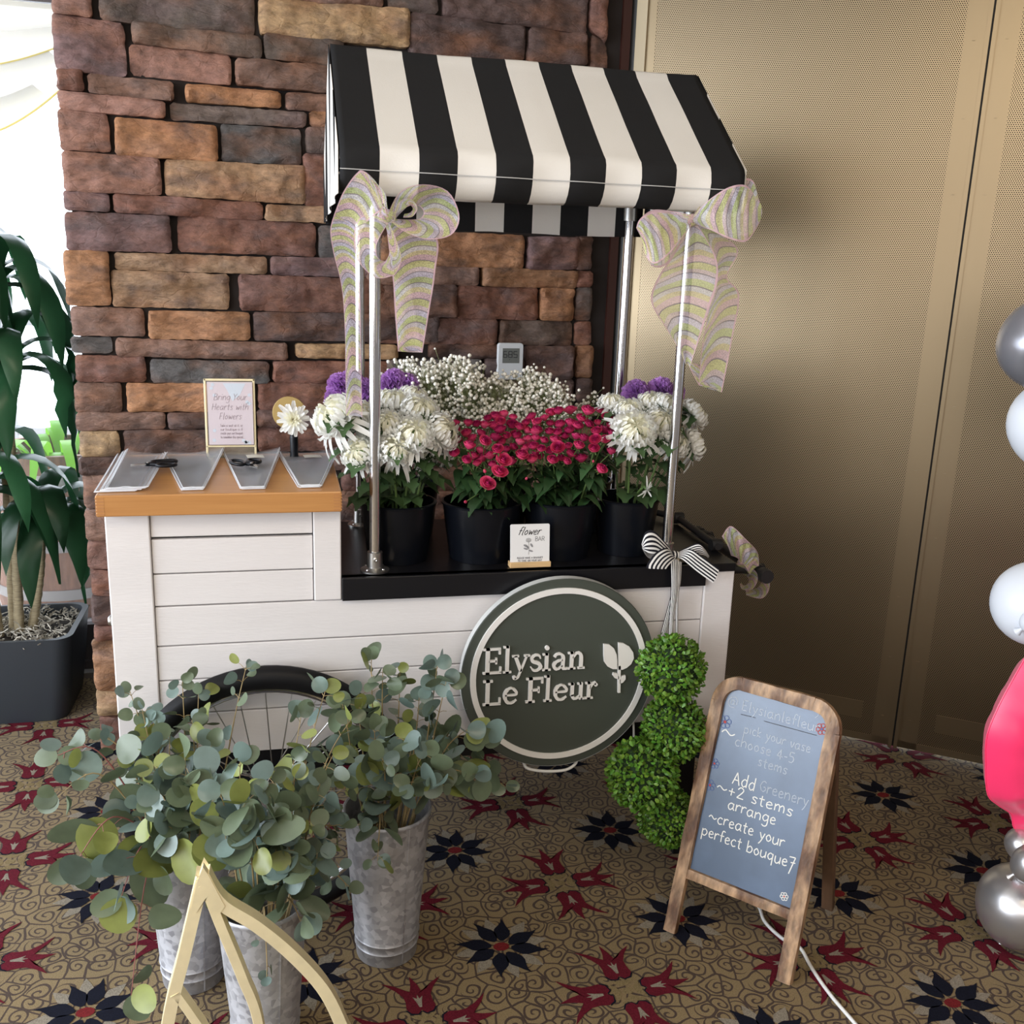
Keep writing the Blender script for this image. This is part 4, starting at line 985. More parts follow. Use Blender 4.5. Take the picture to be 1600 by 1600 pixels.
# ------------------------------------------------------------------ black flower buckets on the shelf
def bucket_black(x, y, r, h, label, group=None):
    root = thing('flower_bucket', label, 'bucket', (x, y, KT+.0005), group)
    rb = r*.80
    m = MB(); m.lathe([(0, 0), (rb, 0), (rb+(r-rb)*.5, h*.5), (r-.002, h-.012), (r-.002, h-.006), (r-.006, h-.004), (r-.008, h-.03), (rb-.002, .01), (0, .01)], 40)
    m.build('body', M['bucket_black'], root, smooth=True, local=True)
    m = MB(); m.lathe([(r-.004, h-.008), (r+.002, h-.007), (r+.003, h-.002), (r, h), (r-.004, h)], 40); m.build('rim', M['bucket_black'], root, smooth=True, local=True)
    return V((x, y, KT)), r, h
BK1 = bucket_black(.676, .150, .096, .152, 'black bucket of white chrysanthemums behind the left front pole')
BK2 = bucket_black(.893, .140, .104, .150, 'black bucket of pink spray roses, left of the two behind the flower bar card')
BK3 = bucket_black(1.103, .140, .100, .152, 'black bucket of pink spray roses, right of the two rose buckets')
BK4 = bucket_black(1.290, .150, .088, .150, 'black bucket of white chrysanthemums beside the right front pole')
BK5 = bucket_black(.730, .385, .088, .150, 'black bucket of purple carnations behind the left chrysanthemum bucket')
BK6 = bucket_black(.985, .380, .098, .150, "black bucket of baby's breath behind the roses")
BK7 = bucket_black(1.235, .385, .088, .150, 'black bucket of purple carnations behind the right chrysanthemum bucket')

# flower meshes ------------------------------------------------
def petal_rows(L, w_, cup, curl, n=5, k=2, notch=0):
    rows = []
    for i in range(n+1):
        t_ = i/n; ww = w_*(math.sin(PI*min(.08+t_*.80, 1))**.7); r = []
        for j in range(-k, k+1):
            s = j/k; r.append(V((L*t_*(1-notch*s*s*t_), s*ww, cup*s*s*ww + curl*t_*t_*L)))
        rows.append(r)
    return rows
def add_petal(m, rows, az, el, base, mi=0, col=None, roll=0):
    Mx = Matrix.Rotation(az, 4, 'Z') @ Matrix.Rotation(-el, 4, 'Y') @ Matrix.Rotation(roll, 4, 'X')
    m.grid([[Mx @ p + base for p in r] for r in rows], mi, col=col)
def mum_mesh(seed, spread):
    rn = random.Random(seed); m = MB()
    layers = [(18, 104, 1.0+.28*spread, .12), (20, 84, 1.06, .125), (20, 68, 1.0, .125), (18, 52, .93, .12), (16, 36, .84, .11), (12, 20, .70, .095), (8, 8, .52, .08)]
    for li, (n, phi, rho, w_) in enumerate(layers):
        for k in range(n):
            az = 2*PI*(k+rn.uniform(-.3, .3))/n + li*.4; r_ = rho*rn.uniform(.93, 1.08)*(1.3 if li == 0 and rn.random() < .3*spread else 1)
            ph = math.radians(phi+rn.uniform(-8, 8)+(rn.uniform(0, 22)*spread if li == 0 else 0)); st_ = math.radians(118 if li == 0 else 108); rows = []; N = 7; tw = rn.uniform(-.12, .12)
            for i in range(N+1):
                t_ = i/N; a_ = st_+(ph-st_)*t_; rr = r_*(.22+.78*min(1, t_*1.45)**.7); ww = w_*(math.sin(PI*min(.10+t_*.78, 1))**.6); row = []
                if li == 0: a_ = math.radians(100)+(ph-math.radians(100))*t_; rr = r_*(.15+.85*t_)
                for j in (-1, 0, 1):
                    aa = az+(j*ww+tw*t_)/max(math.sin(a_)*rr, .22); q = rr*(1+(.05 if j else -.02))
                    row.append(V((q*math.sin(a_)*math.cos(aa), q*math.sin(a_)*math.sin(aa), q*math.cos(a_)+.12)))
                rows.append(row)
            m.grid(rows, 1 if li >= 5 or (li == 4 and rn.random() < .5) else 0)
    m.lathe([(0, -.32), (.16, -.28), (.30, -.1), (.34, .1), (0, .3)], 10, mi=2)
    return m.mesh('chrysanthemum_bloom', [M['mum_white'], M['mum_cream'], M['stem']], smooth=True)
MUMS = [mum_mesh(1, .6), mum_mesh(2, 1.0), mum_mesh(3, 1.6)]
def mum_leaf(m, p, az, L, rn):
    out = V((math.cos(az), math.sin(az), 0)); sd = V((-out.y, out.x, 0)); g = rn.uniform(.7, 1.4); n = 8; rows = []
    for i in range(n+1):
        t_ = i/n; c = p+out*(L*t_)+Z3*(L*(.45*t_-.75*t_*t_)); ww = L*.30*(math.sin(PI*(t_*.93+.05))**.8)*(1+.35*math.sin(t_*19))
        rows.append([c-sd*ww+Z3*ww*.3, c, c+sd*ww+Z3*ww*.3])
    m.grid(rows, col=(g, g, g))
def aim_rot(d): return V(d).normalized().to_track_quat('Z', 'Y').to_euler()
def mum(tip, face, r, bucket, label, group, variant=0, leaves=10, spin=0):
    c, R, h = bucket; rn = random.Random(int(tip.x*1e4+tip.z*1e3))
    base = c+V(((tip.x-c.x)*.25, (tip.y-c.y)*.25, .02)); base.x = max(c.x-R*.5, min(c.x+R*.5, base.x))
    root = thing('chrysanthemum', label, 'flower', base, group)
    rim = c+V(((tip.x-c.x)*.45, (tip.y-c.y)*.45, h)); rim = c+V((max(-R*.75, min(R*.75, rim.x-c.x)), max(-R*.75, min(R*.75, rim.y-c.y)), h))
    path = cr([base, rim, tip-V(face).normalized()*r*.5, tip-V(face).normalized()*r*.05], 12)
    m = MB(); m.tube(path, .0032, 6); m.build('stem', M['stem'], root, smooth=True)
    m = MB()
    for k in range(leaves):
        i = 4+int(k*7/max(leaves, 1)); mum_leaf(m, path[min(i, 10)], rn.uniform(-PI, .3) if k % 3 else rn.uniform(0, 2*PI), rn.uniform(.045, .085), rn)
    if leaves: m.build('leaves', M['leaf_mum'], root, smooth=True)
    q = V(face).normalized().to_track_quat('Z', 'Y') @ Matrix.Rotation(spin or rn.uniform(0, 6), 4, 'Z').to_quaternion()
    o = place(MUMS[variant], 'bloom', root, tip-base, q.to_euler(), r*.86)
    return root
MG1, MG2 = 'white chrysanthemums in the left bucket', 'white chrysanthemums in the right bucket'
L1 = 'white chrysanthemum with a creamy centre in the crowd of the left chrysanthemum bucket'
L2 = 'white chrysanthemum with a creamy centre in the crowd of the right chrysanthemum bucket'
for u, v, y, r, f, var, lab in (
    (527, 655, .10, .066, (-.65, -.35, .6), 2, 'large white chrysanthemum leaning furthest left over the counter corner'),
    (566, 655, .14, .052, (-.3, -.4, .8), 1, None), (612, 634, .20, .055, (.1, -.2, 1), 1, None), (604, 668, .10, .050, (-.1, -.55, .8), 0, None),
    (655, 646, .15, .056, (.2, -.5, .9), 1, None), (647, 682, .07, .057, (.05, -.7, .75), 1, None), (687, 678, .10, .056, (.6, -.5, .6), 1, None),
    (617, 704, .06, .050, (.1, -.75, .55), 2, 'white chrysanthemum with one long hanging petal, low right of the left pole'),
    (563, 710, .08, .050, (-.5, -.6, .5), 1, 'white chrysanthemum low on the left side of the left pole'),
    (661, 712, .12, .040, (.4, -.6, .3), 0, None), (694, 706, .14, .042, (.7, -.3, .2), 0, None), (645, 625, .22, .045, (.3, -.2, .9), 0, None)):
    mum(P(u, v, y), f, r, BK1, lab or L1, None if lab else MG1, var)
for u, v, y, r, f, var, lab in (
    (990, 676, .06, .064, (-.1, -.75, .6), 1, 'large white chrysanthemum at the front left of the right chrysanthemum bucket'),
    (1031, 664, .11, .052, (.1, -.6, .8), 0, None), (1018, 634, .18, .046, (-.1, -.3, 1), 0, None), (1040, 636, .16, .044, (.3, -.3, .9), 0, None),
    (1079, 650, .17, .050, (.75, -.1, .6), 1, 'white chrysanthemum seen from the side, upper right of the right front pole'),
    (1049, 692, .09, .052, (.5, -.45, .5), 1, None), (1078, 696, .13, .050, (.85, -.2, .35), 2, 'white chrysanthemum with trailing petals, lower right of the right front pole'),
    (983, 645, .16, .046, (-.2, -.3, .9), 1, None), (956, 634, .22, .042, (-.1, -.2, 1), 0, None)):
    mum(P(u, v, y), f, r, BK4, lab or L2, None if lab else MG2, var)
# ragged small bloom with few petals
def ragged():
    m = MB(); rn = random.Random(8)
    for k in range(13): add_petal(m, petal_rows(rn.uniform(.8, 1.5), .09, 1, rn.uniform(-.3, .2), 5, 1), rn.uniform(0, 6.3), rn.uniform(-.4, .9), V((0, 0, .05)))
    me = m.mesh('ragged_bloom', [M['mum_white']], smooth=True); MUMS.append(me)
    mum(P(1010, 765, .05), (.2, -.9, -.2), .03, BK4, 'small ragged white chrysanthemum with few thin petals, low on the right bucket', None, 3, 2)
ragged()

# spray roses
def rose_mesh(seed, open_, tone=1.0):
    rn = random.Random(seed); m = MB()
    def cup(r0, r1, h, a0, aw, z0, col, flare):
        rows = []
        for i in range(7):
            t_ = i/6; r = r0+(r1-r0)*math.sin(t_*PI/2)+flare*max(0, t_-.7)*1.2; row = []
            for j in range(9):
                s = (j/8-.5)*2; a = a0+s*aw*math.sin(PI*min(.12+t_*.7, .6)); hz = z0+h*t_*(1-.16*s*s*t_)-flare*.6*max(0, t_-.75)
                row.append(V((r*math.cos(a), r*math.sin(a), hz)))
            rows.append(row)
        m.grid(rows, 0, col=col)
    dk = lambda k: (.72*min(k*tone, 1.25), .058*k*k*tone**2, .19*k*tone)  # petal colour darkens inward, standing in for shade deep in the bloom
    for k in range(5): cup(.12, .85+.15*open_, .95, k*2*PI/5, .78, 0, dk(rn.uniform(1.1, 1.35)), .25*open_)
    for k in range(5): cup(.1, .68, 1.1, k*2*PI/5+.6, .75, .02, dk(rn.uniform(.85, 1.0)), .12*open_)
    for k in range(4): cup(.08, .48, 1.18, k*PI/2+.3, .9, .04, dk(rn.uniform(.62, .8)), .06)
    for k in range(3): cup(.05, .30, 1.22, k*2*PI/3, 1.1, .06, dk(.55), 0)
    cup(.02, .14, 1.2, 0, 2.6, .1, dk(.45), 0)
    for k in range(5): add_petal(m, petal_rows(.75, .14, .6, -.25, 4, 1), k*1.257+.3, .15, V((0, 0, 0)), 1)
    m.lathe([(0, -.25), (.16, -.2), (.2, 0), (.1, .1)], 8, mi=1)
    return m.mesh('rose_bloom', [M['rose'], M['stem']], smooth=True)
ROSES = [rose_mesh(1, -.1, .85), rose_mesh(2, .2, 1.0), rose_mesh(3, .9, 1.15), None, rose_mesh(5, 0, 1.2), rose_mesh(6, .3, .7)]
def bud_mesh():
    m = MB(); m.lathe([(0, -.3), (.25, -.15), (.42, .15), (.38, .5), (.2, .8), (0, .95)], 10, col=(.66, .07, .15))
    for k in range(5): add_petal(m, petal_rows(.9, .13, .5, .25, 4, 1), k*1.257, 1.1, V((0, 0, -.1)), 1)
    return m.mesh('rose_bud', [M['rose'], M['stem']], smooth=True)
BUD = bud_mesh()
def rose_leaf(m, p, az, L, rn, lift=.3):
    out = V((math.cos(az), math.sin(az), 0)); sd = V((-out.y, out.x, 0)); g = rn.uniform(.6, 1.7); rows = []
    for i in range(7):
        t_ = i/6; c = p+out*(L*t_)+Z3*(L*(lift*t_-.9*t_*t_*rn.uniform(.9, 1.0))); ww = L*.32*math.sin(PI*(t_**.8*.96+.02))
        rows.append([c-sd*ww+Z3*ww*.25, c, c+sd*ww+Z3*ww*.25])
    m.grid(rows, col=(g, g, g))
def spray(bucket, heads, label, group, seed, nleaf=15):
    rn = random.Random(seed); c, R, h = bucket
    cen = sum((p for p, r, k in heads), V())/len(heads)
    base = c+V((max(-R*.5, min(R*.5, (cen.x-c.x)*.35)), max(-R*.5, min(R*.5, (cen.y-c.y)*.3)), .02))
    root = thing('spray_rose', label, 'flower', base, group)
    rim = V((c.x+max(-R*.8, min(R*.8, (cen.x-c.x)*.6)), c.y+max(-R*.8, min(R*.8, (cen.y-c.y)*.6)), c.z+h))
    node = rim.lerp(cen, .45)+V((0, 0, .005))
    m = MB(); m.tube(cr([base, rim, node], 8), .0026, 6)
    lf = MB()
    for p, r, kind in heads:
        d = (p-node).normalized(); face = (d*.5+V((rn.uniform(-.5, .5), rn.uniform(-.6, .1), rn.uniform(.4, 1.0)))).normalized()
        m.tube(cr([node, node.lerp(p, .5)+Z3*.006, p-face*r*.2], 6), .0014, 5)
        q = face.to_track_quat('Z', 'Y') @ Matrix.Rotation(rn.uniform(0, 6), 4, 'Z').to_quaternion()
        o = place(BUD if kind == 3 else ROSES[kind], 'rose_bud' if kind == 3 else 'rose_bloom', root, p-face*r*.5-base, q.to_euler(), r)
    for k in range(nleaf):
        t_ = rn.uniform(.0, 1.5); p = rim.lerp(node, t_)+V((rn.uniform(-.02, .02), rn.uniform(-.025, .01), rn.uniform(-.01, .02)))
        rose_leaf(lf, p, rn.uniform(-PI, 0) if rn.random() < .75 else rn.uniform(0, PI), rn.uniform(.035, .060), rn)
    m.build('stem', M['stem'], root, smooth=True); lf.build('leaves', M['leaf_rose'], root, smooth=True)
def rose_bank(bucket, pts, label, group, seed, special):
    rn = random.Random(seed); pts = list(pts)
    while pts:
        a = pts.pop(0); pts.sort(key=lambda q: (q[0]-a[0])**2+(q[1]-a[1])**2); grp = [a]+pts[:4]; pts = pts[4:]
        heads = []
        for u, v, y, r, k in grp: heads.append((P(u, v, y), r, k))
        spray(bucket, heads, label, group, seed+len(pts))
rn = random.Random(11)
def field(u0, u1, v0, v1, n, mind, shape):
    out = []; tries = 0
    while len(out) < n and tries < 6000:
        tries += 1; u, v = rn.uniform(u0, u1), rn.uniform(v0, v1)
        if not shape(u, v) or any((u-a[0])**2+(v-a[1])**2 < mind*mind for a in out): continue
        f = (v-v0)/(v1-v0); y = .24-.19*f+rn.uniform(-.015, .015)
        out.append((u, v, y, rn.choice((.014, .0155, .017, .0185)), rn.choice((0, 0, 0, 1, 1, 2, 4, 4, 5, 5))))
    return out
left = [(786, 720, .035, .020, 2), (780, 739, .03, .021, 2), (761, 757, .03, .020, 2), (778, 703, .04, .017, 1), (729, 720, .05, .016, 0), (711, 709, .08, .017, 0), (757, 735, .035, .010, 3), (815, 711, .05, .018, 1), (727, 784, .03, .010, 3), (757, 690, .05, .018, 1), (733, 697, .06, .018, 1)]
left += [q for q in field(702, 838, 640, 742, 66, 11.5, lambda u, v: v > 648+abs(u-790)*.16 and v < 716+max(0, 26-abs(u-765)*.5)) if all((q[0]-a[0])**2+(q[1]-a[1])**2 > 120 for a in left)]
right = [(939, 734, .03, .018, 1), (928, 702, .045, .017, 1), (931, 688, .05, .018, 1), (904, 697, .05, .017, 1), (872, 701, .04, .021, 1), (846, 702, .05, .014, 0), (815, 713, .05, .019, 1), (823, 747, .03, .009, 3), (955, 706, .09, .016, 0), (918, 643, .18, .021, 1), (873, 643, .20, .017, 0), (927, 720, .04, .007, 3), (946, 688, .08, .017, 1)]
right += [q for q in field(830, 962, 634, 724, 62, 11.5, lambda u, v: v > 640+max(0, 880-u)*.22 and v < 724-abs(u-870)*.12) if all((q[0]-a[0])**2+(q[1]-a[1])**2 > 120 for a in right)]
rose_bank(BK2, left, 'spray of hot pink roses among those in the left rose bucket', 'pink spray roses in the left rose bucket', 21, None)
rose_bank(BK3, right, 'spray of hot pink roses among those in the right rose bucket', 'pink spray roses in the right rose bucket', 57, None)

# carnations
def carn_mesh(seed):
    rn = random.Random(seed); m = MB()
    for li, (n, el, L) in enumerate(((9, .05, 1.0), (9, .4, .95), (8, .75, .9), (6, 1.1, .85), (4, 1.4, .8))):
        for k in range(n):
            rows = []; ph = rn.uniform(0, 6); c = rn.uniform(.65, 1.4)
            for i in range(5):
                t_ = i/4; r = []
                for j in range(9):
                    s = j/4-1; ww = .38*t_**.8
                    r.append(V((L*t_*(1-.12*s*s)+.07*t_*math.sin(s*11+ph), s*ww, t_*t_*(.16*math.sin(s*8+ph)+.1*math.sin(s*17+ph)))))
                rows.append(r)
            add_petal(m, rows, 2*PI*k/n+li, el+rn.uniform(-.12, .12), V((0, 0, .08*li)), 0, col=(.53*c, .28*c, .64*c), roll=rn.uniform(-.4, .4))
    m.lathe([(0, -.55), (.22, -.5), (.26, 0), (.1, .1)], 8, mi=1)
    return m.mesh('carnation_bloom', [M['carn'], M['stem']], smooth=True)
CARN = [carn_mesh(1), carn_mesh(2)]
def carnation(tip, face, r, bucket, label, group, k):
    c, R, h = bucket; base = c+V(((tip.x-c.x)*.2, (tip.y-c.y)*.2, .02)); base = V((max(c.x-R*.6, min(c.x+R*.6, base.x)), max(c.y-R*.6, min(c.y+R*.6, base.y)), base.z))
    root = thing('carnation', label, 'flower', base, group)
    rim = V((c.x+max(-R*.7, min(R*.7, (tip.x-c.x)*.5)), c.y+max(-R*.7, min(R*.7, (tip.y-c.y)*.5)), c.z+h))
    m = MB(); f = V(face).normalized(); m.tube(cr([base, rim, tip-f*r*1.2, tip-f*r*.4], 10), .0025, 6); m.build('stem', M['stem'], root, smooth=True)
    place(CARN[k % 2], 'bloom', root, tip-f*r*.35-base, (f.to_track_quat('Z', 'Y') @ Matrix.Rotation(k*1.3, 4, 'Z').to_quaternion()).to_euler(), r)
for i, (u, v, r, f) in enumerate(((530, 606, .036, (-.5, -.5, .6)), (524, 628, .034, (-.7, -.5, .3)), (572, 613, .034, (-.2, -.5, .8)), (606, 612, .034, (0, -.5, .8)), (616, 598, .034, (.1, -.4, .9)), (637, 607, .038, (.4, -.6, .6)), (627, 627, .03, (.3, -.7, .4)), (548, 597, .03, (-.3, -.2, .9)))):
    carnation(P(u, v-5, .34), f, r*1.15, BK5, 'purple carnation in the cluster above the left chrysanthemums', 'purple carnations behind the left pole', i)
for i, (u, v, r, f) in enumerate(((994, 616, .038, (-.2, -.5, .8)), (1034, 612, .037, (.2, -.5, .8)), (979, 634, .028, (-.4, -.6, .4)), (1056, 618, .03, (.5, -.4, .5)))):
    carnation(P(u, v-5, .34), f, r*1.15, BK7, 'purple carnation in the cluster above the right chrysanthemums', 'purple carnations behind the right pole', i)

# baby's breath: leggy sprigs tipped with clouds of tiny blossoms
BALL = MB(); BALL.lathe([(0, -1), (.6, -.75), (.98, -.2), (.9, .35), (.5, .8), (0, .9)], 7)
def gyp(tips, bucket, label, group, seed):
    rn = random.Random(seed); c, R, h = bucket
    cen = sum(tips, V())/len(tips)
    base = c+V((max(-R*.5, min(R*.5, (cen.x-c.x)*.3)), 0, .02)); root = thing('gypsophila_sprig', label, 'flower', base, group)
    rim = V((c.x+max(-R*.8, min(R*.8, (cen.x-c.x)*.5)), c.y+rn.uniform(-.4, .4)*R, c.z+h))
    st, bl = MB(), MB(); node = rim.lerp(cen, .5); st.tube(cr([base, rim, node], 7), .0016, 5)
    for t_ in tips:
        sub = node.lerp(t_, .6)+V((rn.uniform(-.02, .02), rn.uniform(-.02, .02), rn.uniform(-.01, .02))); st.tube([node, sub], .001, 4)
        for k in range(24):
            d = V((rn.gauss(0, .020), rn.gauss(0, .022), rn.gauss(0, .017))); p = t_+d; r = rn.uniform(.0032, .0060)
            st.tube([sub, p], .0005, 3, caps=False)
            q = Matrix.Rotation(rn.uniform(0, 3), 3, 'X'); bl.add([p+(q@V(x))*r for x in BALL.v], BALL.f)
    st.build('stems', M['gypstem'], root, smooth=True); o = bl.build('blossoms', M['gyp'], root, smooth=True); o['kind'] = 'stuff'
rn = random.Random(31)
tips = []
def inside(u, v):
    top = 582 + (0 if u < 720 else (u-720)*.22) + (14 if 740 < u < 800 else 0)
    return v > max(top-8, 566 + (8 if u < 650 else 0)) and v < 668
pk = [(630, 572), (640, 580), (625, 583), (664, 590), (676, 588), (690, 590), (704, 572), (716, 570), (730, 575), (742, 580), (612, 603), (823, 583), (835, 592), (846, 596), (829, 606), (838, 612), (852, 622), (838, 630), (866, 615), (872, 628), (860, 634), (925, 632), (938, 630), (950, 634), (912, 640), (845, 645), (850, 640), (765, 598), (778, 596), (790, 604)]
while len(tips) < 130:
    u, v = rn.uniform(650, 880), rn.uniform(575, 672)
    if inside(u, v): tips.append((u, v, rn.uniform(.30, .43)))
tips += [(u, v, rn.uniform(.34, .42)) for u, v in pk]
tips.sort(key=lambda t_: t_[0]); i = 0; n_ = 0
while i < len(tips):
    g_ = tips[i:i+7]; i += 7; n_ += 1
    gyp([P(u, v, y) for u, v, y in g_], BK6, "sprig of white baby's breath in the cloud behind the roses", "baby's breath sprigs behind the roses", n_)

# ------------------------------------------------------------------ things on the wooden counter
def frame_sign():
    z = ZT+.0005; root = thing('acrylic_sign', 'gold framed acrylic sign with a pink card at the back of the counter', 'sign', (.262, .395, z))
    tl, tr = P(318, 592, .385), P(398, 592, .385); w_ = .129; x0 = .197; x1 = x0+w_; zt = tl.z; y = .39
    m = MB(); t_ = .0055
    m.box((x0, y, z), (x0+t_, y+.006, zt)); m.box((x1-t_, y, z), (x1, y+.006, zt)); m.box((x0, y, zt-t_), (x1, y+.006, zt)); m.box((x0, y, z+.027), (x1, y+.006, z+.031)); m.build('frame', M['gold'], root, bevel=.001)
    m = MB(); m.box((x0+t_, y+.001, z+.002), (x1-t_, y+.005, zt-t_)); m.build('acrylic_panel', M['acrylic'], root)
    m = MB(); m.box((x0+.001, y-.012, z), (x1-.001, y+.045, z+.003)); m.build('foot', M['acrylic'], root)
    c = MB(); c.box((x0+.0085, y-.003, z+.034), (x1-.0065, y-.0012, zt-.008)); card = c.build('card', mat('pink_card', (.66, .58, .62), .4), root)
    o = V((x0+.0085, y-.0031, z+.034)); fr = (o, *FRONT); W2 = w_-.015; H2 = zt-.008-z-.034
    PB = mat('blue_grey_print', (.60, .66, .74), .5); rn = random.Random(3)
    for k in range(12):
        cx, cy = rn.choice([(rn.uniform(.004, .02), rn.uniform(H2*.6, H2-.006)), (rn.uniform(W2-.018, W2-.004), rn.uniform(H2*.6, H2-.006)), (rn.uniform(W2*.6, W2-.006), rn.uniform(.004, .03)), (rn.uniform(.004, .03), rn.uniform(.006, .05))])
        d = MB(); d.poly([(cx+(.0045+.0012*math.cos(q*PI*5/8))*math.cos(q*PI/8), cy+(.0045+.0012*math.cos(q*PI*5/8))*math.sin(q*PI/8)) for q in range(16)], fr, .0002); d.build('printed_blossom', PB, card)
    d = MB(); d.poly([(W2*.35, H2*.98), (W2*.85, H2*.98), (W2*.72, H2*.80), (W2*.55, H2*.70), (W2*.45, H2*.86)], fr, .00015)
    d.build('printed_heart', PB, card)
    t_ = MB(); h = .0105
    write(t_, 'Bring Your', fr, W2*.13, H2*.715, h, .0010, .0004, slant=.25, width=W2*.74); write(t_, 'Hearts with', fr, W2*.08, H2*.56, h, .0010, .0004, slant=.25, width=W2*.82); write(t_, 'Flowers', fr, W2*.24, H2*.41, h, .0010, .0004, slant=.25, width=W2*.5)
    for k, s in enumerate(('Take a seat at it, or', 'our boutique is it', 'create your own bouquet', 'to remember this special')):
        write(t_, s, fr, W2*.26, H2*(.29-.062*k), .0042, .0006, .0004, width=W2*.5)
    t_.build('lettering', M['mauveink'], card)
frame_sign()
def gold_disc():
    c = P(452, 645, .40); z = ZT+.0005; root = thing('gold_disc_stand', 'round gold disc on a black stand behind a white flower on the counter', 'stand', (c.x+.005, .36, z))
    m = MB(); m.lathe([(0, -.004), (.043, -.004), (.044, -.002), (.044, .002), (.043, .004), (0, .004)], 48, c, (X3, Z3, V((0, -1, 0)))); m.build('disc', M['gold_flat'], root, smooth=False)
    x = c.x+.010; m = MB(); m.lathe([(0, 0), (.028, 0), (.028, .004), (.012, .008), (.010, .02), (.011, .060), (.010, .068), (.006, .07), (0, .07)], 24, (x, .35, z)); m.tube([(x, .355, z+.06), (c.x, .393, c.z-.02)], .005, 8); m.build('base', M['bucket_black'], root, smooth=True)
    return V((x, .35, z))
gd = gold_disc()
def loose_mum():
    tip = P(458, 656, .31); base = gd+V((0, 0, .071)); root = thing('chrysanthemum', 'single drooping white chrysanthemum in front of the gold disc on the counter', 'flower', base)
    m = MB(); m.tube(cr([base+V((0, 0, 0)), base.lerp(tip, .6)+V((0, .01, 0)), tip+V((0, .012, 0))], 8), .003, 6); m.build('stem', M['stem'], root, smooth=True)
    me = MB(); rn = random.Random(12)
    for li, (n, el, L, w_) in enumerate(((13, .12, 1.0, .15), (14, .4, .85, .13), (14, .8, .6, .10), (12, 1.15, .42, .08))):
        for k in range(n): add_petal(me, petal_rows(L*rn.uniform(.85, 1.12), w_, .6, rn.uniform(-.28, .1), 5, 1), 2*PI*k/n+rn.uniform(-.12, .12)+li, el+rn.uniform(-.12, .1), V((0, 0, .03*li)), 1 if li > 1 else 0, roll=rn.uniform(-.3, .3))
    place(me.mesh('open_bloom', [M['mum_white'], M['mum_cream']], smooth=True), 'bloom', root, tip-base, aim_rot((-.05, -.95, .25)), .047)
loose_mum()
def sleeves(quads, label, curl, strip=True, flat=None, n=5):
    ps = [PZ(u, v, ZT) for u, v in quads]; c = sum(ps, V())/len(ps)
    root = thing('cellophane_sleeve_stack', label, 'plastic sleeves', (c.x, c.y, ZT+.0005), 'stacks of clear plastic sleeves on the counter' if False else None)
    m = MB(); e = MB(); rn = random.Random(int(quads[0][0]))
    tl, tr, br, bl = ps
    for k in range(n):
        z0 = .0012+k*.0013; dx = V((rn.uniform(-.004, .004)-(flat or 0)*(n-1-k), rn.uniform(-.002, .002), 0)); rows = []
        for j in range(9):
            r = []
            for i in range(11):
                s, t_ = i/10, j/8; p = bl.lerp(br, s).lerp(tl.lerp(tr, s), t_)+dx
                lift = (curl[0]*(1-s)**3+curl[1]*s**3)*t_**1.5*(.5+.5*k/n) + .0018*math.sin(s*9+k)*math.sin(t_*7+k*.7)*(1 if k == n-1 else .3)
                r.append(V((p.x, p.y, ZT+z0+max(lift, 0)+.001)))
            rows.append(r)
        m.grid(rows)
        e.tube([r[0] for r in rows[::-1]]+rows[0][1:]+[r[-1] for r in rows[1:]], .0009, 4)
    m.build('sheets', M['sleeve'], root, smooth=True); e.build('edges', M['sleeve_edge'], root)
    if strip:
        a, b = tl.lerp(tr, .36), tl.lerp(tr, .66); off = (bl-tl)*.10; s_ = MB(); z = ZT+.0012+n*.0013+.003
        s_.strip([V((*(a+off).xy, z)), V((*(a+off).lerp(b+off, .5).xy, z+.001)), V((*(b+off).xy, z))], [V((*(a+off*2).xy, z)), V((*(a+off*2).lerp(b+off*2, .5).xy, z+.001)), V((*(b+off*2).xy, z))], 6, 2)
        s_.build('header_strip', mat('frosted_strip', (.72, .72, .66), .4), root)
    return c
s1 = sleeves([(201, 716), (262, 716), (232, 768), (168, 770)], 'fanned stack of clear plastic sleeves at the left end of the counter', (.016, .006), False, .0035, 8)
s2 = sleeves([(257, 713), (350, 712), (318, 766), (285, 767)], 'stack of clear plastic sleeves second from the left on the counter with curled right corner', (.004, .022), False)
s3 = sleeves([(350, 713), (437, 712), (412, 765), (376, 766)], 'stack of clear plastic sleeves under the right pair of scissors', (.006, .018))
s4 = sleeves([(437, 713), (527, 712), (500, 762), (468, 763)], 'stack of clear plastic sleeves at the right end of the counter', (.008, .018))
def scissors(c, ang, label):
    z = ZT+.0165; root = thing('scissors', label, 'scissors', (c.x, c.y, z)); root.rotation_euler = (0, 0, ang)
    for s in (-1, 1):
        m = MB(); n = 26; m.tube([V((.034+.026*math.cos(2*PI*i/n)*(1+.15*s), s*.021+.015*math.sin(2*PI*i/n), .004)) for i in range(n)], .0042, 8, closed=True)
        m.tube([V((.012, s*.010, .004)), V((-.004, -s*.001, .004)), V((-.012, -s*.003, .004))], [.0045, .005, .004], 8); m.build('handle', M['bucket_black'], root, smooth=True, local=True)
        b = MB(); b.poly([(-.010, -s*.001), (-.012, -s*.009), (-.040, -s*.003 if s > 0 else .001), (-.046, 0), (-.036, s*.003)], (V((0, 0, .003+.0015*s)), X3, Y3, Z3), .0014); b.build('blade', M['steel'], root, local=True)
    m = MB(); m.lathe([(0, 0), (.004, 0), (.004, .003), (0, .0035)], 12, (-.006, 0, .006)); m.build('pivot', M['steel'], root, smooth=True, local=True)
scissors(PZ(236, 738, ZT), .25, 'black handled scissors lying on the leftmost sleeves')
scissors(PZ(392, 738, ZT), 1.95, 'black handled scissors lying closed on the third stack of sleeves')

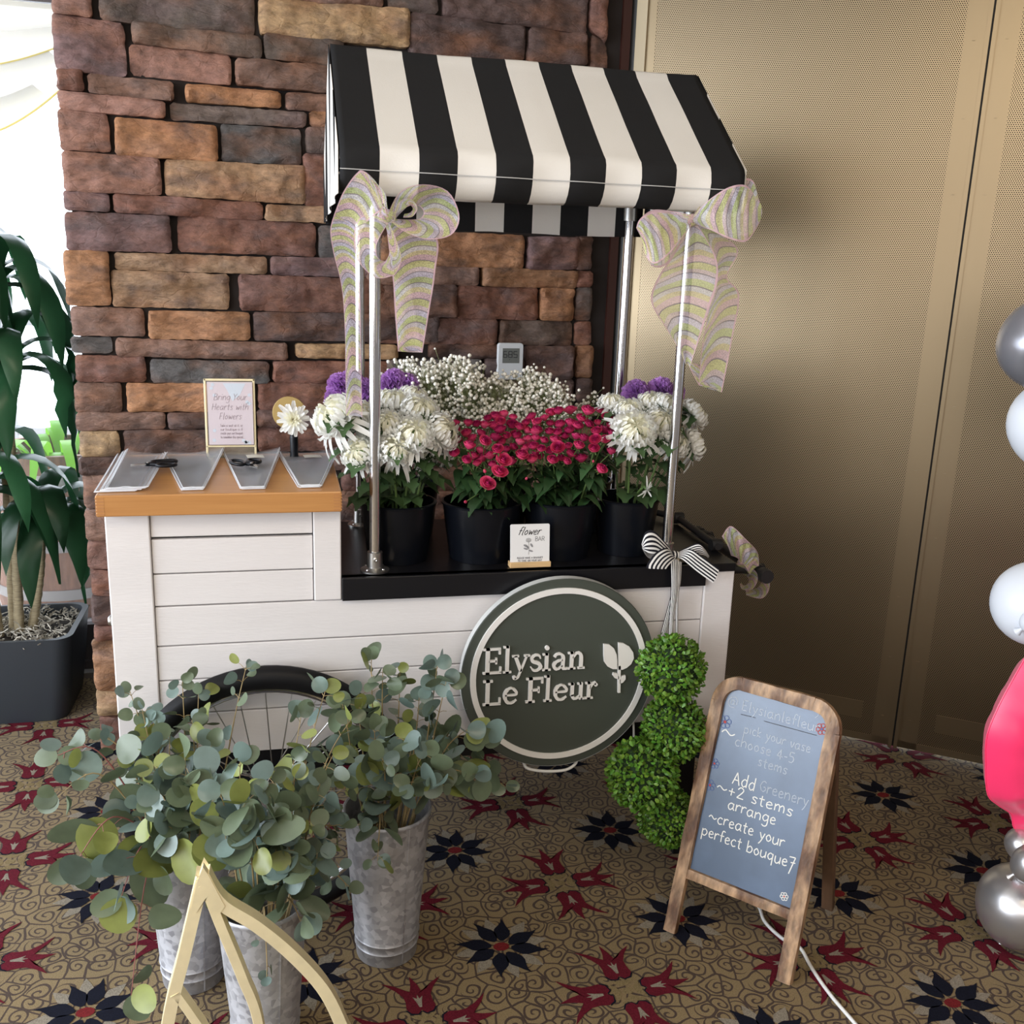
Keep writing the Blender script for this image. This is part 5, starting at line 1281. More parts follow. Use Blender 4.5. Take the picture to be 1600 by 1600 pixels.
# flower bar card on the shelf
def bar_card():
    b0, b1 = P(797, 886, .02), P(861, 882, .02); x0, x1 = b0.x, b1.x; z = KT+.0005; root = thing('flower_bar_card', 'small white Flower Bar card in a pale wooden block on the black shelf', 'sign', ((x0+x1)/2, .03, z))
    m = MB(); m.box((x0, .020, z), (x1, .045, z+.014)); m.build('wood_block', M['pinewood'], root, bevel=.0015)
    tl, tr = P(794, 820, .03), P(855, 818, .03); xa, xb = x0+.002, x1-.003; zt = tl.z
    rot = Matrix.Rotation(.06, 4, 'X'); w_, h_ = xb-xa, zt-z-.008
    rr = .004; out = []
    for cx, cy, a0 in ((w_-rr, rr, -PI/2), (w_-rr, h_-rr, 0), (rr, h_-rr, PI/2), (rr, rr, PI)): out += [(cx+rr*math.cos(a0+k*PI/8), cy+rr*math.sin(a0+k*PI/8)) for k in range(5)]
    fr = (V((xa, .029, z+.008)), X3, V((-.02, .05, 1)).normalized(), V((0, -1, .05)).normalized())
    m = MB(); m.poly(out, fr, .003); card = m.build('card', M['card'], root)
    t_ = MB(); f2 = (fr[0]+fr[3]*.0031, *fr[1:])
    write(t_, 'flower', f2, w_*.18, h_*.735, h_*.115, h_*.018, .0003, slant=.5, width=w_*.58); t_.build('script', M['ink'], card)
    t_ = MB(); write(t_, 'BAR', f2, w_*.63, h_*.575, h_*.07, h_*.013, .0003, width=w_*.25)
    write(t_, 'PLEASE MAKE A BOUQUET', f2, w_*.17, h_*.135, h_*.026, h_*.012, .0003, width=w_*.66); write(t_, 'TO TAKE ON YOUR WAY', f2, w_*.19, h_*.065, h_*.026, h_*.012, .0003, width=w_*.62); t_.build('print', M['greyink'], card)
    r = MB(); cx = w_*.46
    r.stroke([(cx, h_*.58), (cx+.001, h_*.38), (cx, h_*.24)], .0009, f2, .0003, smooth=8)
    for rad in (.0065, .0042, .002): r.stroke([(cx+rad*math.cos(q*PI/6), h_*.60+rad*.8*math.sin(q*PI/6)) for q in range(13)], .001, f2, .0003)
    for (dx, dy, sx, sy) in ((-.007, .46, .006, .004), (.008, .47, .004, .005), (-.007, .385, .006, .003), (.006, .33, .006, .003), (-.002, .42, .004, .004)):
        r.poly([(cx+dx+sx*math.cos(q*PI/5+.6), h_*dy+sy*math.sin(q*PI/5)) for q in range(10)], f2, .0003)
    r.build('rose_drawing', M['greyink'], card)
bar_card()

# thermostat on the stone wall
def thermo():
    a, b = WO+WX*0, None
    def onw(u, v, d):
        r_ = ray(u, v); p0 = WO+WN*d; return CAM + r_*((p0-CAM).dot(WN)/r_.dot(WN))
    tl, br = onw(779, 536, .062), onw(816, 593, .062); w_ = (br-tl).dot(WX); h_ = tl.z-br.z
    root = thing('thermometer', 'small white digital thermometer reading 68.5 on the stone wall', 'thermometer', tl+WX*(w_/2)-Z3*h_-WN*.012)
    o = tl-Z3*h_; fr = (o-WN*.016, WX, Z3, WN); rr = .010; out = []
    for cx, cy, a0 in ((w_-rr, rr, -PI/2), (w_-rr, h_-rr, 0), (rr, h_-rr, PI/2), (rr, rr, PI)): out += [(cx+rr*math.cos(a0+k*PI/8), cy+rr*math.sin(a0+k*PI/8)) for k in range(5)]
    m = MB(); m.poly(out, fr, .017); m.build('case', M['plastic_white'], root, bevel=.002)
    f2 = (o+WN*.0012, WX, Z3, WN)
    m = MB(); m.poly([(w_*.17, h_*.455), (w_*.84, h_*.455), (w_*.84, h_*.86), (w_*.17, h_*.86)], f2, .0006); sc = m.build('screen', M['lcd'], root)
    f3 = (o+WN*.0019, WX, Z3, WN); d = MB(); dw, dh = w_*.135, h_*.165
    seg = {'a': ((0, 1), (1, 1)), 'b': ((1, .5), (1, 1)), 'c': ((1, 0), (1, .5)), 'd': ((0, 0), (1, 0)), 'e': ((0, 0), (0, .5)), 'f': ((0, .5), (0, 1)), 'g': ((0, .5), (1, .5))}
    for k, s in enumerate(('acdefg', 'abcdefg', 'acdfg')):
        for q in s:
            (ax_, ay), (bx, by) = seg[q]; ox, oy = w_*(.205+.205*k), h_*.61
            d.stroke([(ox+ax_*dw, oy+ay*dh), (ox+bx*dw, oy+by*dh)], w_*.028, f3, .0003)
    d.poly([(w_*.575, h_*.60), (w_*.595, h_*.60), (w_*.595, h_*.615), (w_*.575, h_*.615)], f3, .0003); d.poly([(w_*.44, h_*.545), (w_*.47, h_*.545), (w_*.47, h_*.565), (w_*.44, h_*.565)], f3, .0003)
    d.build('digits', M['ink'], sc)
    m = MB(); m.lathe([(.002, 0), (.002, .001), (0, .001)], 10, o+WX*(w_*.58)+Z3*(h_*.14)+WN*.001, (WX, Z3, WN)); m.build('button', M['greyink'], root)
thermo()
# ------------------------------------------------------------------ ribbons
def E(*pts): return [P(*p) for p in pts]
def bands(root, name, parts, mat_, **k):
    for (A, B, u1, bul) in parts:
        m = MB(); m.strip(A, B, 36, 6, bul, u1=u1); o = m.build(name, mat_, root, smooth=True)
def knot(root, u, v, y, r, mat_):
    m = MB(); c = P(u, v, y); m.lathe([(0, -1.25*r), (.75*r, -1.0*r), (.95*r, 0), (.7*r, 1.0*r), (0, 1.3*r)], 12, c, (Y3, Z3, X3)); 
    m.uv = [[(.1+.05*i % 1, .1*j) for j in range(len(f))] for i, f in enumerate(m.f)]; m.build('knot', mat_, root, smooth=True)
OR = M['organza']
def left_bow():
    root = thing('ribbon_bow', 'large striped pastel mesh bow on the left front pole with long trailing tails', 'bow', P(605, 340, -.15))
    knot(root, 604, 338, -.155, .016, OR)
    bands(root, 'loop', [
        (E((600, 330, -.16), (583, 285, -.19), (563, 267, -.20), (538, 297, -.21), (522, 335, -.20)), E((606, 345, -.16), (601, 325, -.20), (594, 330, -.22), (575, 345, -.22), (562, 365, -.20)), 2.2, .006),
        (E((601, 328, -.15), (590, 288, -.15), (563, 266, -.15), (550, 292, -.13)), E((606, 340, -.15), (604, 318, -.14), (596, 320, -.12), (584, 335, -.12)), 1.4, .004),
        (E((596, 338, -.17), (565, 338, -.22), (553, 368, -.23), (560, 408, -.22), (588, 434, -.21), (617, 430, -.20)), E((607, 348, -.17), (596, 366, -.23), (588, 384, -.24), (590, 402, -.23), (603, 408, -.21), (613, 398, -.20)), 2.2, .004),
        (E((617, 430, -.20), (627, 405, -.17), (618, 372, -.15), (606, 345, -.15)), E((598, 414, -.20), (608, 396, -.17), (606, 370, -.15), (602, 350, -.15)), 1.5, .003),
        (E((606, 334, -.16), (625, 300, -.20), (660, 288, -.20), (700, 299, -.19), (718, 338, -.18), (705, 367, -.18), (668, 374, -.18), (632, 362, -.17), (610, 345, -.16)),
         E((612, 340, -.14), (628, 328, -.13), (642, 321, -.12), (655, 322, -.12), (662, 332, -.12), (657, 341, -.12), (646, 343, -.12), (632, 343, -.13), (616, 342, -.14)), 3.4, .004),
        (E((612, 346, -.16), (622, 318, -.20), (640, 310, -.20), (652, 324, -.20), (645, 338, -.20), (630, 340, -.19)), E((616, 343, -.14), (634, 325, -.15), (640, 320, -.15), (645, 326, -.15), (641, 332, -.15), (634, 334, -.15)), 1.4, .002)], OR)
    bands(root, 'tail', [
        (E((522, 335, -.20), (516, 360, -.19), (521, 395, -.18), (534, 450, -.16), (539, 520, -.15), (540, 600, -.13), (541, 650, -.12)), E((562, 362, -.20), (560, 385, -.19), (560, 420, -.18), (563, 470, -.15), (564, 540, -.13), (565, 600, -.12), (566, 652, -.11)), 5.2, .006),
        (E((604, 345, -.14), (606, 375, -.13), (613, 430, -.12), (618, 490, -.11), (622, 549, -.10)), E((612, 345, -.14), (680, 368, -.12), (680, 425, -.11), (670, 490, -.10), (660, 551, -.09)), 4.2, .010),
        (E((622, 549, -.10), (617, 490, -.09), (614, 430, -.08)), E((660, 551, -.09), (650, 500, -.07), (640, 440, -.06)), 1.8, -.008)], OR)
left_bow()
def right_bow():
    root = thing('ribbon_bow', 'striped pastel mesh bow on the right front pole with two pointed tails', 'bow', P(1082, 345, -.12))
    knot(root, 1082, 344, -.125, .015, OR)
    bands(root, 'loop', [
        (E((1081, 338, -.13), (1055, 334, -.17), (1025, 330, -.19), (1002, 340, -.19), (994, 356, -.18)), E((1082, 350, -.13), (1062, 376, -.18), (1042, 400, -.20), (1022, 412, -.20), (1008, 398, -.18)), 2.0, .006),
        (E((1081, 336, -.12), (1050, 330, -.11), (1020, 328, -.11), (1000, 342, -.13), (994, 356, -.18)), E((1082, 348, -.12), (1060, 384, -.10), (1040, 414, -.10), (1020, 416, -.12), (1008, 398, -.18)), 2.0, -.004),
        (E((1084, 336, -.13), (1108, 312, -.18), (1140, 292, -.20), (1166, 290, -.20), (1182, 310, -.19)), E((1086, 350, -.13), (1112, 360, -.19), (1142, 374, -.21), (1168, 376, -.21), (1188, 345, -.19)), 2.4, .006),
        (E((1084, 334, -.12), (1110, 302, -.11), (1150, 282, -.11), (1175, 281, -.13), (1185, 310, -.18)), E((1086, 346, -.12), (1114, 352, -.10), (1146, 366, -.10), (1172, 366, -.13), (1188, 345, -.18)), 2.0, -.004)], OR)
    bands(root, 'tail', [
        (E((1078, 350, -.13), (1052, 398, -.12), (1030, 430, -.11), (1017, 470, -.10), (1040, 512, -.09), (1062, 548, -.08), (1072, 572, -.07)), E((1090, 352, -.13), (1118, 400, -.13), (1121, 440, -.12), (1108, 482, -.11), (1094, 525, -.09), (1084, 555, -.08), (1078, 574, -.07)), 3.6, .012),
        (E((1085, 352, -.12), (1112, 400, -.11), (1112, 450, -.10), (1104, 500, -.09), (1096, 550, -.08), (1092, 602, -.08)), E((1096, 350, -.12), (1152, 388, -.10), (1136, 432, -.09), (1155, 462, -.08), (1143, 535, -.07), (1128, 613, -.07)), 4.4, .010),
        (E((1092, 602, -.08), (1080, 580, -.06), (1074, 565, -.06)), E((1128, 613, -.07), (1116, 592, -.03), (1104, 575, -.03)), .8, .004)], OR)
right_bow()
def handle_bow():
    root = thing('ribbon_bow', 'pastel mesh ribbon tied to the black push handle at the right end of the cart', 'bow', P(1160, 865, .12))
    bands(root, 'loop', [
        (E((1128, 838, .10), (1142, 822, .10), (1165, 842, .08), (1183, 862, .08), (1186, 884, .06)), E((1142, 868, .10), (1152, 872, .09), (1158, 880, .08), (1164, 884, .07), (1172, 898, .06)), 2.0, .010),
        (E((1152, 880, .09), (1178, 890, .06), (1184, 905, .05), (1176, 920, .05), (1160, 921, .06), (1156, 912, .07)), E((1150, 892, .12), (1166, 900, .12), (1170, 908, .12), (1166, 914, .12), (1160, 914, .12), (1158, 909, .12)), 2.0, .003),
        (E((1183, 886, .10), (1200, 896, .09), (1202, 920, .08), (1190, 935, .08), (1166, 930, .09)), E((1180, 896, .14), (1190, 902, .15), (1188, 914, .15), (1178, 920, .15), (1160, 918, .14)), 1.8, .004)], OR)
    knot(root, 1160, 880, .10, .012, OR)
handle_bow()
def bw_bow():
    BW = M['ribbon_bw']; root = thing('striped_ribbon', 'black and white striped ribbon bow tied low on the right front pole', 'ribbon', P(1053, 866, .015))
    def band(nm, A, B, bul=.003):
        A, B = cr(A, 26), cr(B, 26); m = MB(); k = 10
        m.grid([[A[i].lerp(B[i], j/k)+V((0, -bul*math.sin(PI*j/k), 0)) for j in range(k+1)] for i in range(26)], uv=lambda i, j: (j/k*.99+.001, i/25)); m.build(nm, BW, root, smooth=True)
    band('loop', E((1052, 864, .01), (1040, 848, -.02), (1022, 830, -.03), (1008, 832, -.03), (1002, 850, -.02)), E((1050, 868, .01), (1036, 868, -.02), (1026, 866, -.03), (1014, 864, -.03), (1004, 858, -.02)))
    band('loop', E((1002, 850, -.02), (1012, 862, .0), (1034, 864, .01), (1050, 868, .012)), E((1003, 856, -.02), (1014, 872, .0), (1036, 872, .01), (1050, 871, .012)))
    band('tail', E((1050, 862, .0), (1040, 856, -.03), (1024, 864, -.04), (1012, 880, -.045), (1010, 888, -.045)), E((1056, 872, .0), (1052, 876, -.03), (1046, 882, -.04), (1042, 887, -.045), (1041, 889, -.045)))
    band('loop', E((1056, 864, .01), (1072, 856, -.01), (1090, 849, -.02), (1100, 856, -.02), (1108, 868, -.01)), E((1057, 870, .01), (1074, 868, -.01), (1092, 866, -.02), (1102, 868, -.02), (1106, 872, -.01)))
    band('tail', E((1056, 866, .0), (1078, 858, -.03), (1098, 870, -.04), (1124, 889, -.045)), E((1056, 872, .0), (1066, 874, -.03), (1088, 892, -.04), (1114, 911, -.045)))
    for (A, B) in ((E((1047, 874, -.025), (1048, 920, -.03), (1046, 960, -.035), (1044, 1000, -.05)), E((1060, 874, -.025), (1060, 920, -.03), (1054, 960, -.035), (1052, 1000, -.05))),
                   (E((1054, 874, -.02), (1058, 900, -.025), (1056, 940, -.03), (1055, 1000, -.045)), E((1065, 878, -.02), (1064, 905, -.025), (1060, 940, -.03), (1060, 1000, -.045))),
                   (E((1048, 930, -.02), (1040, 960, -.02), (1032, 990, -.03), (1030, 1002, -.03)), E((1056, 930, -.02), (1050, 960, -.02), (1042, 990, -.03), (1041, 1002, -.03))),
                   (E((1046, 1180, -.12), (1047, 1230, -.12)), E((1055, 1180, -.12), (1054, 1230, -.12)))): band('streamer', A, B)
    m = MB(); m.lathe([(0, -.011), (.009, -.009), (.011, 0), (.009, .009), (0, .011)], 12, P(1054, 867, -.005), (Y3, Z3, X3)); m.uv = [[(j*.07, 0) for j in range(len(f))] for f in m.f]; m.build('knot', BW, root, smooth=True)
bw_bow()

# ------------------------------------------------------------------ boxwood balls on the ribbon
def box_mesh():
    m = MB(); rn = random.Random(4); N = 1500
    for k in range(N):
        z = 1-2*(k+.5)/N; a = k*2.39996; rr = math.sqrt(1-z*z); d = V((rr*math.cos(a), rr*math.sin(a), z))
        rad = rn.uniform(.80, 1.04); p = d*rad
        t_ = d.orthogonal().normalized(); t_.rotate(Matrix.Rotation(rn.uniform(0, 6.3), 3, d)); 
        ld = (d*rn.uniform(.3, 1.0)+t_*rn.uniform(.4, 1)).normalized(); sd = ld.cross(d); sd = sd.normalized() if sd.length > .05 else t_.cross(d).normalized(); nn = sd.cross(ld)
        L, w_ = rn.uniform(.13, .20), rn.uniform(.046, .068); g = rn.uniform(.55, 1.3)
        col = (.115*g*rn.uniform(.8, 1.4), .27*g, .03*g)
        pts = [p, p+ld*L*.3+sd*w_*.8-nn*.01, p+ld*L*.7+sd*w_-nn*.006, p+ld*L, p+ld*L*.7-sd*w_-nn*.006, p+ld*L*.3-sd*w_*.8-nn*.01, p+ld*L*.5+nn*.012]
        m.add(pts, [(0, 1, 6), (1, 2, 6), (2, 3, 6), (3, 4, 6), (4, 5, 6), (5, 0, 6)], col=col)
    fo = m.mesh('boxwood_foliage', [M['box']], smooth=True)
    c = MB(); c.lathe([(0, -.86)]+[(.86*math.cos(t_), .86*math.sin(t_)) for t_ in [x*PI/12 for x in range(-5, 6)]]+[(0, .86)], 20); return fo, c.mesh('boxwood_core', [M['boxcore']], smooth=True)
BOXM = box_mesh()
for i, (u, v, y, r, lab) in enumerate(((1049, 1045, -.135, .081, 'topmost green boxwood ball hanging below the striped ribbon'), (1053, 1138, -.14, .080, 'second green boxwood ball from the top, beside the chalkboard frame'),
                                       (1004, 1210, -.17, .087, 'green boxwood ball set furthest left, under the round sign'), (1043, 1276, -.13, .074, 'lowest green boxwood ball, nearest the carpet'))):
    c = P(u, v, y); root = thing('boxwood_ball', lab, 'topiary ball', (c.x, c.y, c.z)); 
    place(BOXM[1], 'core', root, (0, 0, 0), None, r); place(BOXM[0], 'foliage', root, (0, 0, 0), (i*1.1, i*.7, i*2.1), r)

# ------------------------------------------------------------------ galvanised buckets with eucalyptus
def galv(x, y, rb, rt, h, label):
    root = thing('galvanized_bucket', label, 'bucket', (x, y, .0015))
    R = lambda z: rb+(rt-rb)*z/h
    pr = [(0, 0), (rb, 0), (rb+.001, .004)]
    for zz in (.035, .058): pr += [(R(zz-.003), zz-.003), (R(zz)+.0025, zz), (R(zz+.003), zz+.003)]
    pr += [(rt, h-.006), (rt-.004, h-.004), (R(h*.4)-.004, h*.4), (rb-.004, .006), (0, .006)]
    m = MB(); m.lathe(pr, 56); m.build('body', M['galv'], root, smooth=True, local=True)
    m = MB(); m.lathe([(rt+.0005, h-.009), (rt+.0035, h-.008), (rt+.004, h-.003), (rt+.001, h), (rt-.003, h-.002), (rt-.003, h-.006)], 56); m.build('rolled_rim', M['galv'], root, smooth=True, local=True)
    m = MB(); m.beam((rb*math.cos(-1.15), rb*math.sin(-1.15), .004), (rt*math.cos(-1.15), rt*math.sin(-1.15), h-.01), .004, .003, side=(0, 1, 0)); m.build('seam', M['galv'], root, local=True)
    return V((x, y, 0)), rt, h
GR = galv(.612, -.215, .072, .100, .385, 'right galvanized metal bucket of eucalyptus standing alone beside the sign')
GM = galv(.330, -.455, .066, .092, .345, 'front galvanized metal bucket of eucalyptus behind the gold frame')
GL = galv(.166, -.225, .068, .090, .345, 'left galvanized metal bucket of eucalyptus half hidden at the back')
def euc_leaf(m, p, d, nrm, r, rn, long_):
    d = d.normalized(); sd = d.cross(nrm); sd = sd.normalized() if sd.length > 1e-4 else d.orthogonal(); nn = sd.cross(d).normalized()
    k = rn.random(); b = rn.uniform(.78, 1.22)
    base = (.155, .205, .125) if k < .48 else ((.20, .285, .255) if k < .84 else (.27, .31, .085))
    col = tuple(x*b for x in base); n = 18; vs = [p+d*(r*.95*long_)-nn*r*.06]; fold = rn.uniform(-.1, .42); bend = rn.uniform(-.45, .35)
    for i in range(n):
        a = 2*PI*i/n+PI; x = math.cos(a); y = math.sin(a); rr = r*(1+.05*math.sin(2*a+k*6)); 
        vs.append(p+d*((x+1)*rr*long_)+sd*(y*rr*(1 if abs(y) > .02 else 0))+nn*(r*(fold*y*y+bend*((x+1)/2)**2)))
    m.add(vs, [(0, 1+i, 1+(i+1) % n) for i in range(n)], col=col)
def branch(bucket, tip, label, group, seed, big=1, drop=0, nl=8, red=False):
    rn = random.Random(seed); c, R, h = bucket; out = V((tip.x-c.x, tip.y-c.y, 0)); od = out.normalized() if out.length > .01 else V((0, -1, 0))
    base = c+V((-od.x*R*.25, -od.y*R*.25, .02)); rim = c+od*min(R*.72, out.length*.6)+Z3*(h+.005)
    root = thing('eucalyptus_branch', label, 'branch', base, group)
    L = (tip-rim).length; mid = rim.lerp(tip, .5)+Z3*(L*(.16+drop))+od*L*.03
    path = cr([base, rim, mid, tip], 26); m = MB(); m.tube(path, [.0030-.0022*i/25 for i in range(26)], 5)
    lf = MB(); tot = max(4, int(nl*(.45+L*1.15)))
    for k in range(tot):
        t_ = .36+.64*(k+.5)/tot; i = min(int(t_*25), 24); p = path[i].lerp(path[i+1], t_*25-i); tg = (path[i+1]-path[i]).normalized()
        for s in (0, 1):
            if rn.random() < .12: continue
            a = k*1.9+s*PI+rn.uniform(-.5, .5); q = tg.orthogonal().normalized(); q.rotate(Matrix.Rotation(a, 3, tg))
            dr = (q*.85+tg*.45+V((0, 0, rn.uniform(-.3, .15)))).normalized(); pl = rn.uniform(.010, .024); e = p+dr*pl
            m.tube([p, p+dr*pl*.5+Z3*.002, e], .0007, 4, caps=False)
            nr = (V((rn.uniform(-1, 1), rn.uniform(-1.1, .6), rn.uniform(-.2, 1.1)))).normalized()
            r = big*rn.uniform(.017, .034)*(1.15-.5*t_)
            euc_leaf(lf, e, (dr+V((0, -.15, 0))).normalized(), nr, r, rn, rn.choice((.95, 1, 1, 1.15, 1.5)))
    for s in range(2): euc_leaf(lf, tip, (path[-1]-path[-2]+V((rn.uniform(-.02, .02), 0, rn.uniform(-.02, .02)))).normalized(), V((rn.uniform(-.5, .5), -1, .5)), .017*big, rn, 1.1)
    m.build('stem', M['redtwig'] if red else M['twig'], root, smooth=True); lf.build('leaves', M['leaf_euc'], root, smooth=True)
lab = lambda s: 'eucalyptus branch in the leafy bunch of the '+s+' galvanized bucket'
grp = lambda s: 'eucalyptus branches in the '+s+' bucket'
# right bucket
for i, (u, v, y, b, d) in enumerate(((580, 1030, -.14, .9, .0), (598, 1045, -.18, .8, 0), (625, 1050, -.14, .75, 0), (683, 1040, -.20, 1.0, 0), (697, 1065, -.24, 1.0, 0), (655, 1090, -.22, .9, .02), (730, 1140, -.28, 1.2, .05),
        (757, 1165, -.25, 1.1, .1), (790, 1230, -.22, .9, .22), (742, 1215, -.34, 1.2, .15), (690, 1225, -.37, 1.1, .2), (668, 1180, -.36, 1.1, .1), (620, 1150, -.32, 1.1, .05), (585, 1140, -.28, 1.0, .05), (560, 1085, -.20, 1.0, 0), (535, 1100, -.20, 1.0, .05), (650, 1140, -.12, 1.1, 0), (700, 1150, -.12, 1.1, 0), (600, 1190, -.36, 1.0, .1), (640, 1225, -.36, 1.0, .15), (575, 1230, -.30, 1.0, .15))):
    branch(GR, P(u, v, y), lab('right'), grp('right'), 100+i, b, d)
branch(GR, P(590, 1345, -.36), 'eucalyptus branch hanging down over the left rim of the right galvanized bucket', None, 140, .8, .35, 9)
# middle bucket
for i, (u, v, y, b, d) in enumerate(((508, 1080, -.30, 1.0, 0), (548, 1125, -.34, .9, .05), (470, 1120, -.32, 1.1, 0), (375, 1190, -.48, 1.1, 0), (520, 1180, -.42, .9, .05), (500, 1225, -.50, .9, .05), (540, 1230, -.42, .85, .1), (460, 1215, -.52, .9, .02), (420, 1225, -.56, 1.0, .05),
        (385, 1250, -.58, 1.3, .05), (345, 1240, -.56, 1.2, .08), (525, 1290, -.46, .9, .2), (480, 1280, -.56, .9, .1), (440, 1290, -.6, 1.1, .1), (500, 1330, -.52, .9, .25), (455, 1340, -.60, 1.1, .2), (395, 1310, -.62, 1.2, .12), (350, 1300, -.60, 1.3, .15), (560, 1290, -.38, .8, .2), (430, 1222, -.40, 1.0, 0), (480, 1170, -.36, 1.0, 0))):
    branch(GM, P(u, v, y), lab('front'), grp('front'), 200+i, b, d)
branch(GM, P(470, 1440, -.58), 'eucalyptus branch with a big pale leaf hanging over the front bucket', None, 240, 1.2, .3, 5)
branch(GM, P(418, 1525, -.60), 'thin eucalyptus sprig with narrow leaves dangling down the face of the front bucket', None, 241, .55, .3, 4)
branch(GM, P(545, 1385, -.46), 'eucalyptus branch drooping right from the front bucket toward the right bucket', None, 242, .85, .3, 7)
# left bucket
for i, (u, v, y, b, d) in enumerate(((203, 1080, -.10, .7, 0), (222, 1108, -.14, .75, 0), (285, 1065, -.12, .75, 0), (310, 1085, -.10, .75, 0), (385, 1040, -.14, .7, 0), (300, 1125, -.20, .9, 0), (265, 1150, -.24, 1.1, .03), (330, 1165, -.28, 1.1, .02), (240, 1195, -.28, 1.1, .08), (210, 1190, -.22, 1.0, .1),
        (160, 1150, -.16, .8, .12), (290, 1195, -.34, 1.2, .05), (250, 1240, -.36, 1.3, .1), (300, 1250, -.40, 1.4, .08), (225, 1265, -.34, 1.2, .15), (330, 1215, -.38, 1.2, .03), (270, 1300, -.40, 1.4, .15), (240, 1130, -.14, .9, .03))):
    branch(GL, P(u, v, y), lab('left'), grp('left'), 300+i, b, d)
branch(GL, P(90, 1180, -.24), 'eucalyptus branch reaching furthest left above the carpet', None, 341, 1.25, .22, 6, True)
branch(GL, P(90, 1245, -.28), 'eucalyptus branch reaching left with pale cupped leaves below the highest left branch', None, 342, 1.2, .3, 6)
branch(GL, P(120, 1345, -.36), 'eucalyptus branch reaching left with yellow green round leaves', None, 343, 1.6, .35, 5, True)
branch(GL, P(190, 1400, -.40), 'eucalyptus branch drooping toward the lower left with large olive leaves', None, 344, 1.6, .35, 5, True)
branch(GL, P(205, 1555, -.46), 'reddish eucalyptus stem hanging almost to the carpet with large lime leaves', None, 345, 1.6, .3, 4, True)

# ------------------------------------------------------------------ gold pointed frame in the foreground
def gold_frame():
    y = -.72; a = P(318, 1352, y); root = thing('gold_stand', 'gold metal stand with a pointed top in the left foreground', 'stand', (a.x+.1, y, 0))
    def bar(nm, pts, wd):
        p = cr(pts, 40); m = MB(); rows = []
        for i in range(40):
            d = (p[min(i+1, 39)]-p[max(i-1, 0)]).normalized(); s_ = d.cross(Y3).normalized()*(wd/2); q = p[i]
            rows.append([q+s_+V((0, -.014, 0)), q-s_+V((0, -.014, 0)), q-s_+V((0, .014, 0)), q+s_+V((0, .014, 0)), q+s_+V((0, -.014, 0))])
        m.grid(rows); m.f += [[0, 1, 2, 3], [39*5+3, 39*5+2, 39*5+1, 39*5]]; m.m += [0, 0]; m.uv += [None]*2; m.c += [None]*2
        m.build(nm, M['gold'], root, bevel=.0015)
    p = lambda u, v: P(u, v, y)
    f0 = p(250, 1640); f0 = V((f0.x-.03, y, .0)); e = p(552, 1640)
    ap = MB(); o_p = V((0, y, 0)); ap.poly([(q.x, q.z) for q in (p(318, 1347), p(328, 1362), p(340, 1385), p(352, 1408), p(344, 1420), p(333, 1412), p(322, 1396), p(308, 1418), p(299, 1412), p(308, 1372))], (V((0, y-.0145, 0)), X3, Z3, V((0, -1, 0))), .0005, h0=-.029); ap.poly([(q.x, q.z) for q in (p(318, 1347), p(328, 1362), p(340, 1385), p(352, 1408), p(344, 1420), p(333, 1412), p(322, 1396), p(308, 1418), p(299, 1412), p(308, 1372))], (V((0, y, 0)), X3, Z3, V((0, -1, 0))), .015); ap.build('apex_joint', M['gold'], root)
    bar('left_upright', [p(318, 1362), p(290, 1480), p(262, 1600), f0], .022)
    bar('curved_arm', [p(318, 1362), p(345, 1405), p(400, 1440), p(455, 1485), p(505, 1540), p(535, 1600), e+V((.005, 0, -.02)), V((e.x+.02, y, 0))], .022)
    bar('inner_arm', [p(320, 1375), p(345, 1440), p(378, 1520), p(405, 1600), V((p(412, 1640).x+.01, y, 0))], .017)
    bar('brace', [p(275, 1545), p(300, 1580), p(322, 1615), p(345, 1680), V((p(360, 1700).x, y, 0))], .015)
    bar('base_bar', [V((f0.x, y, .008)), V(((f0.x+e.x)/2, y, .008)), V((e.x+.02, y, .008))], .016)
gold_frame()

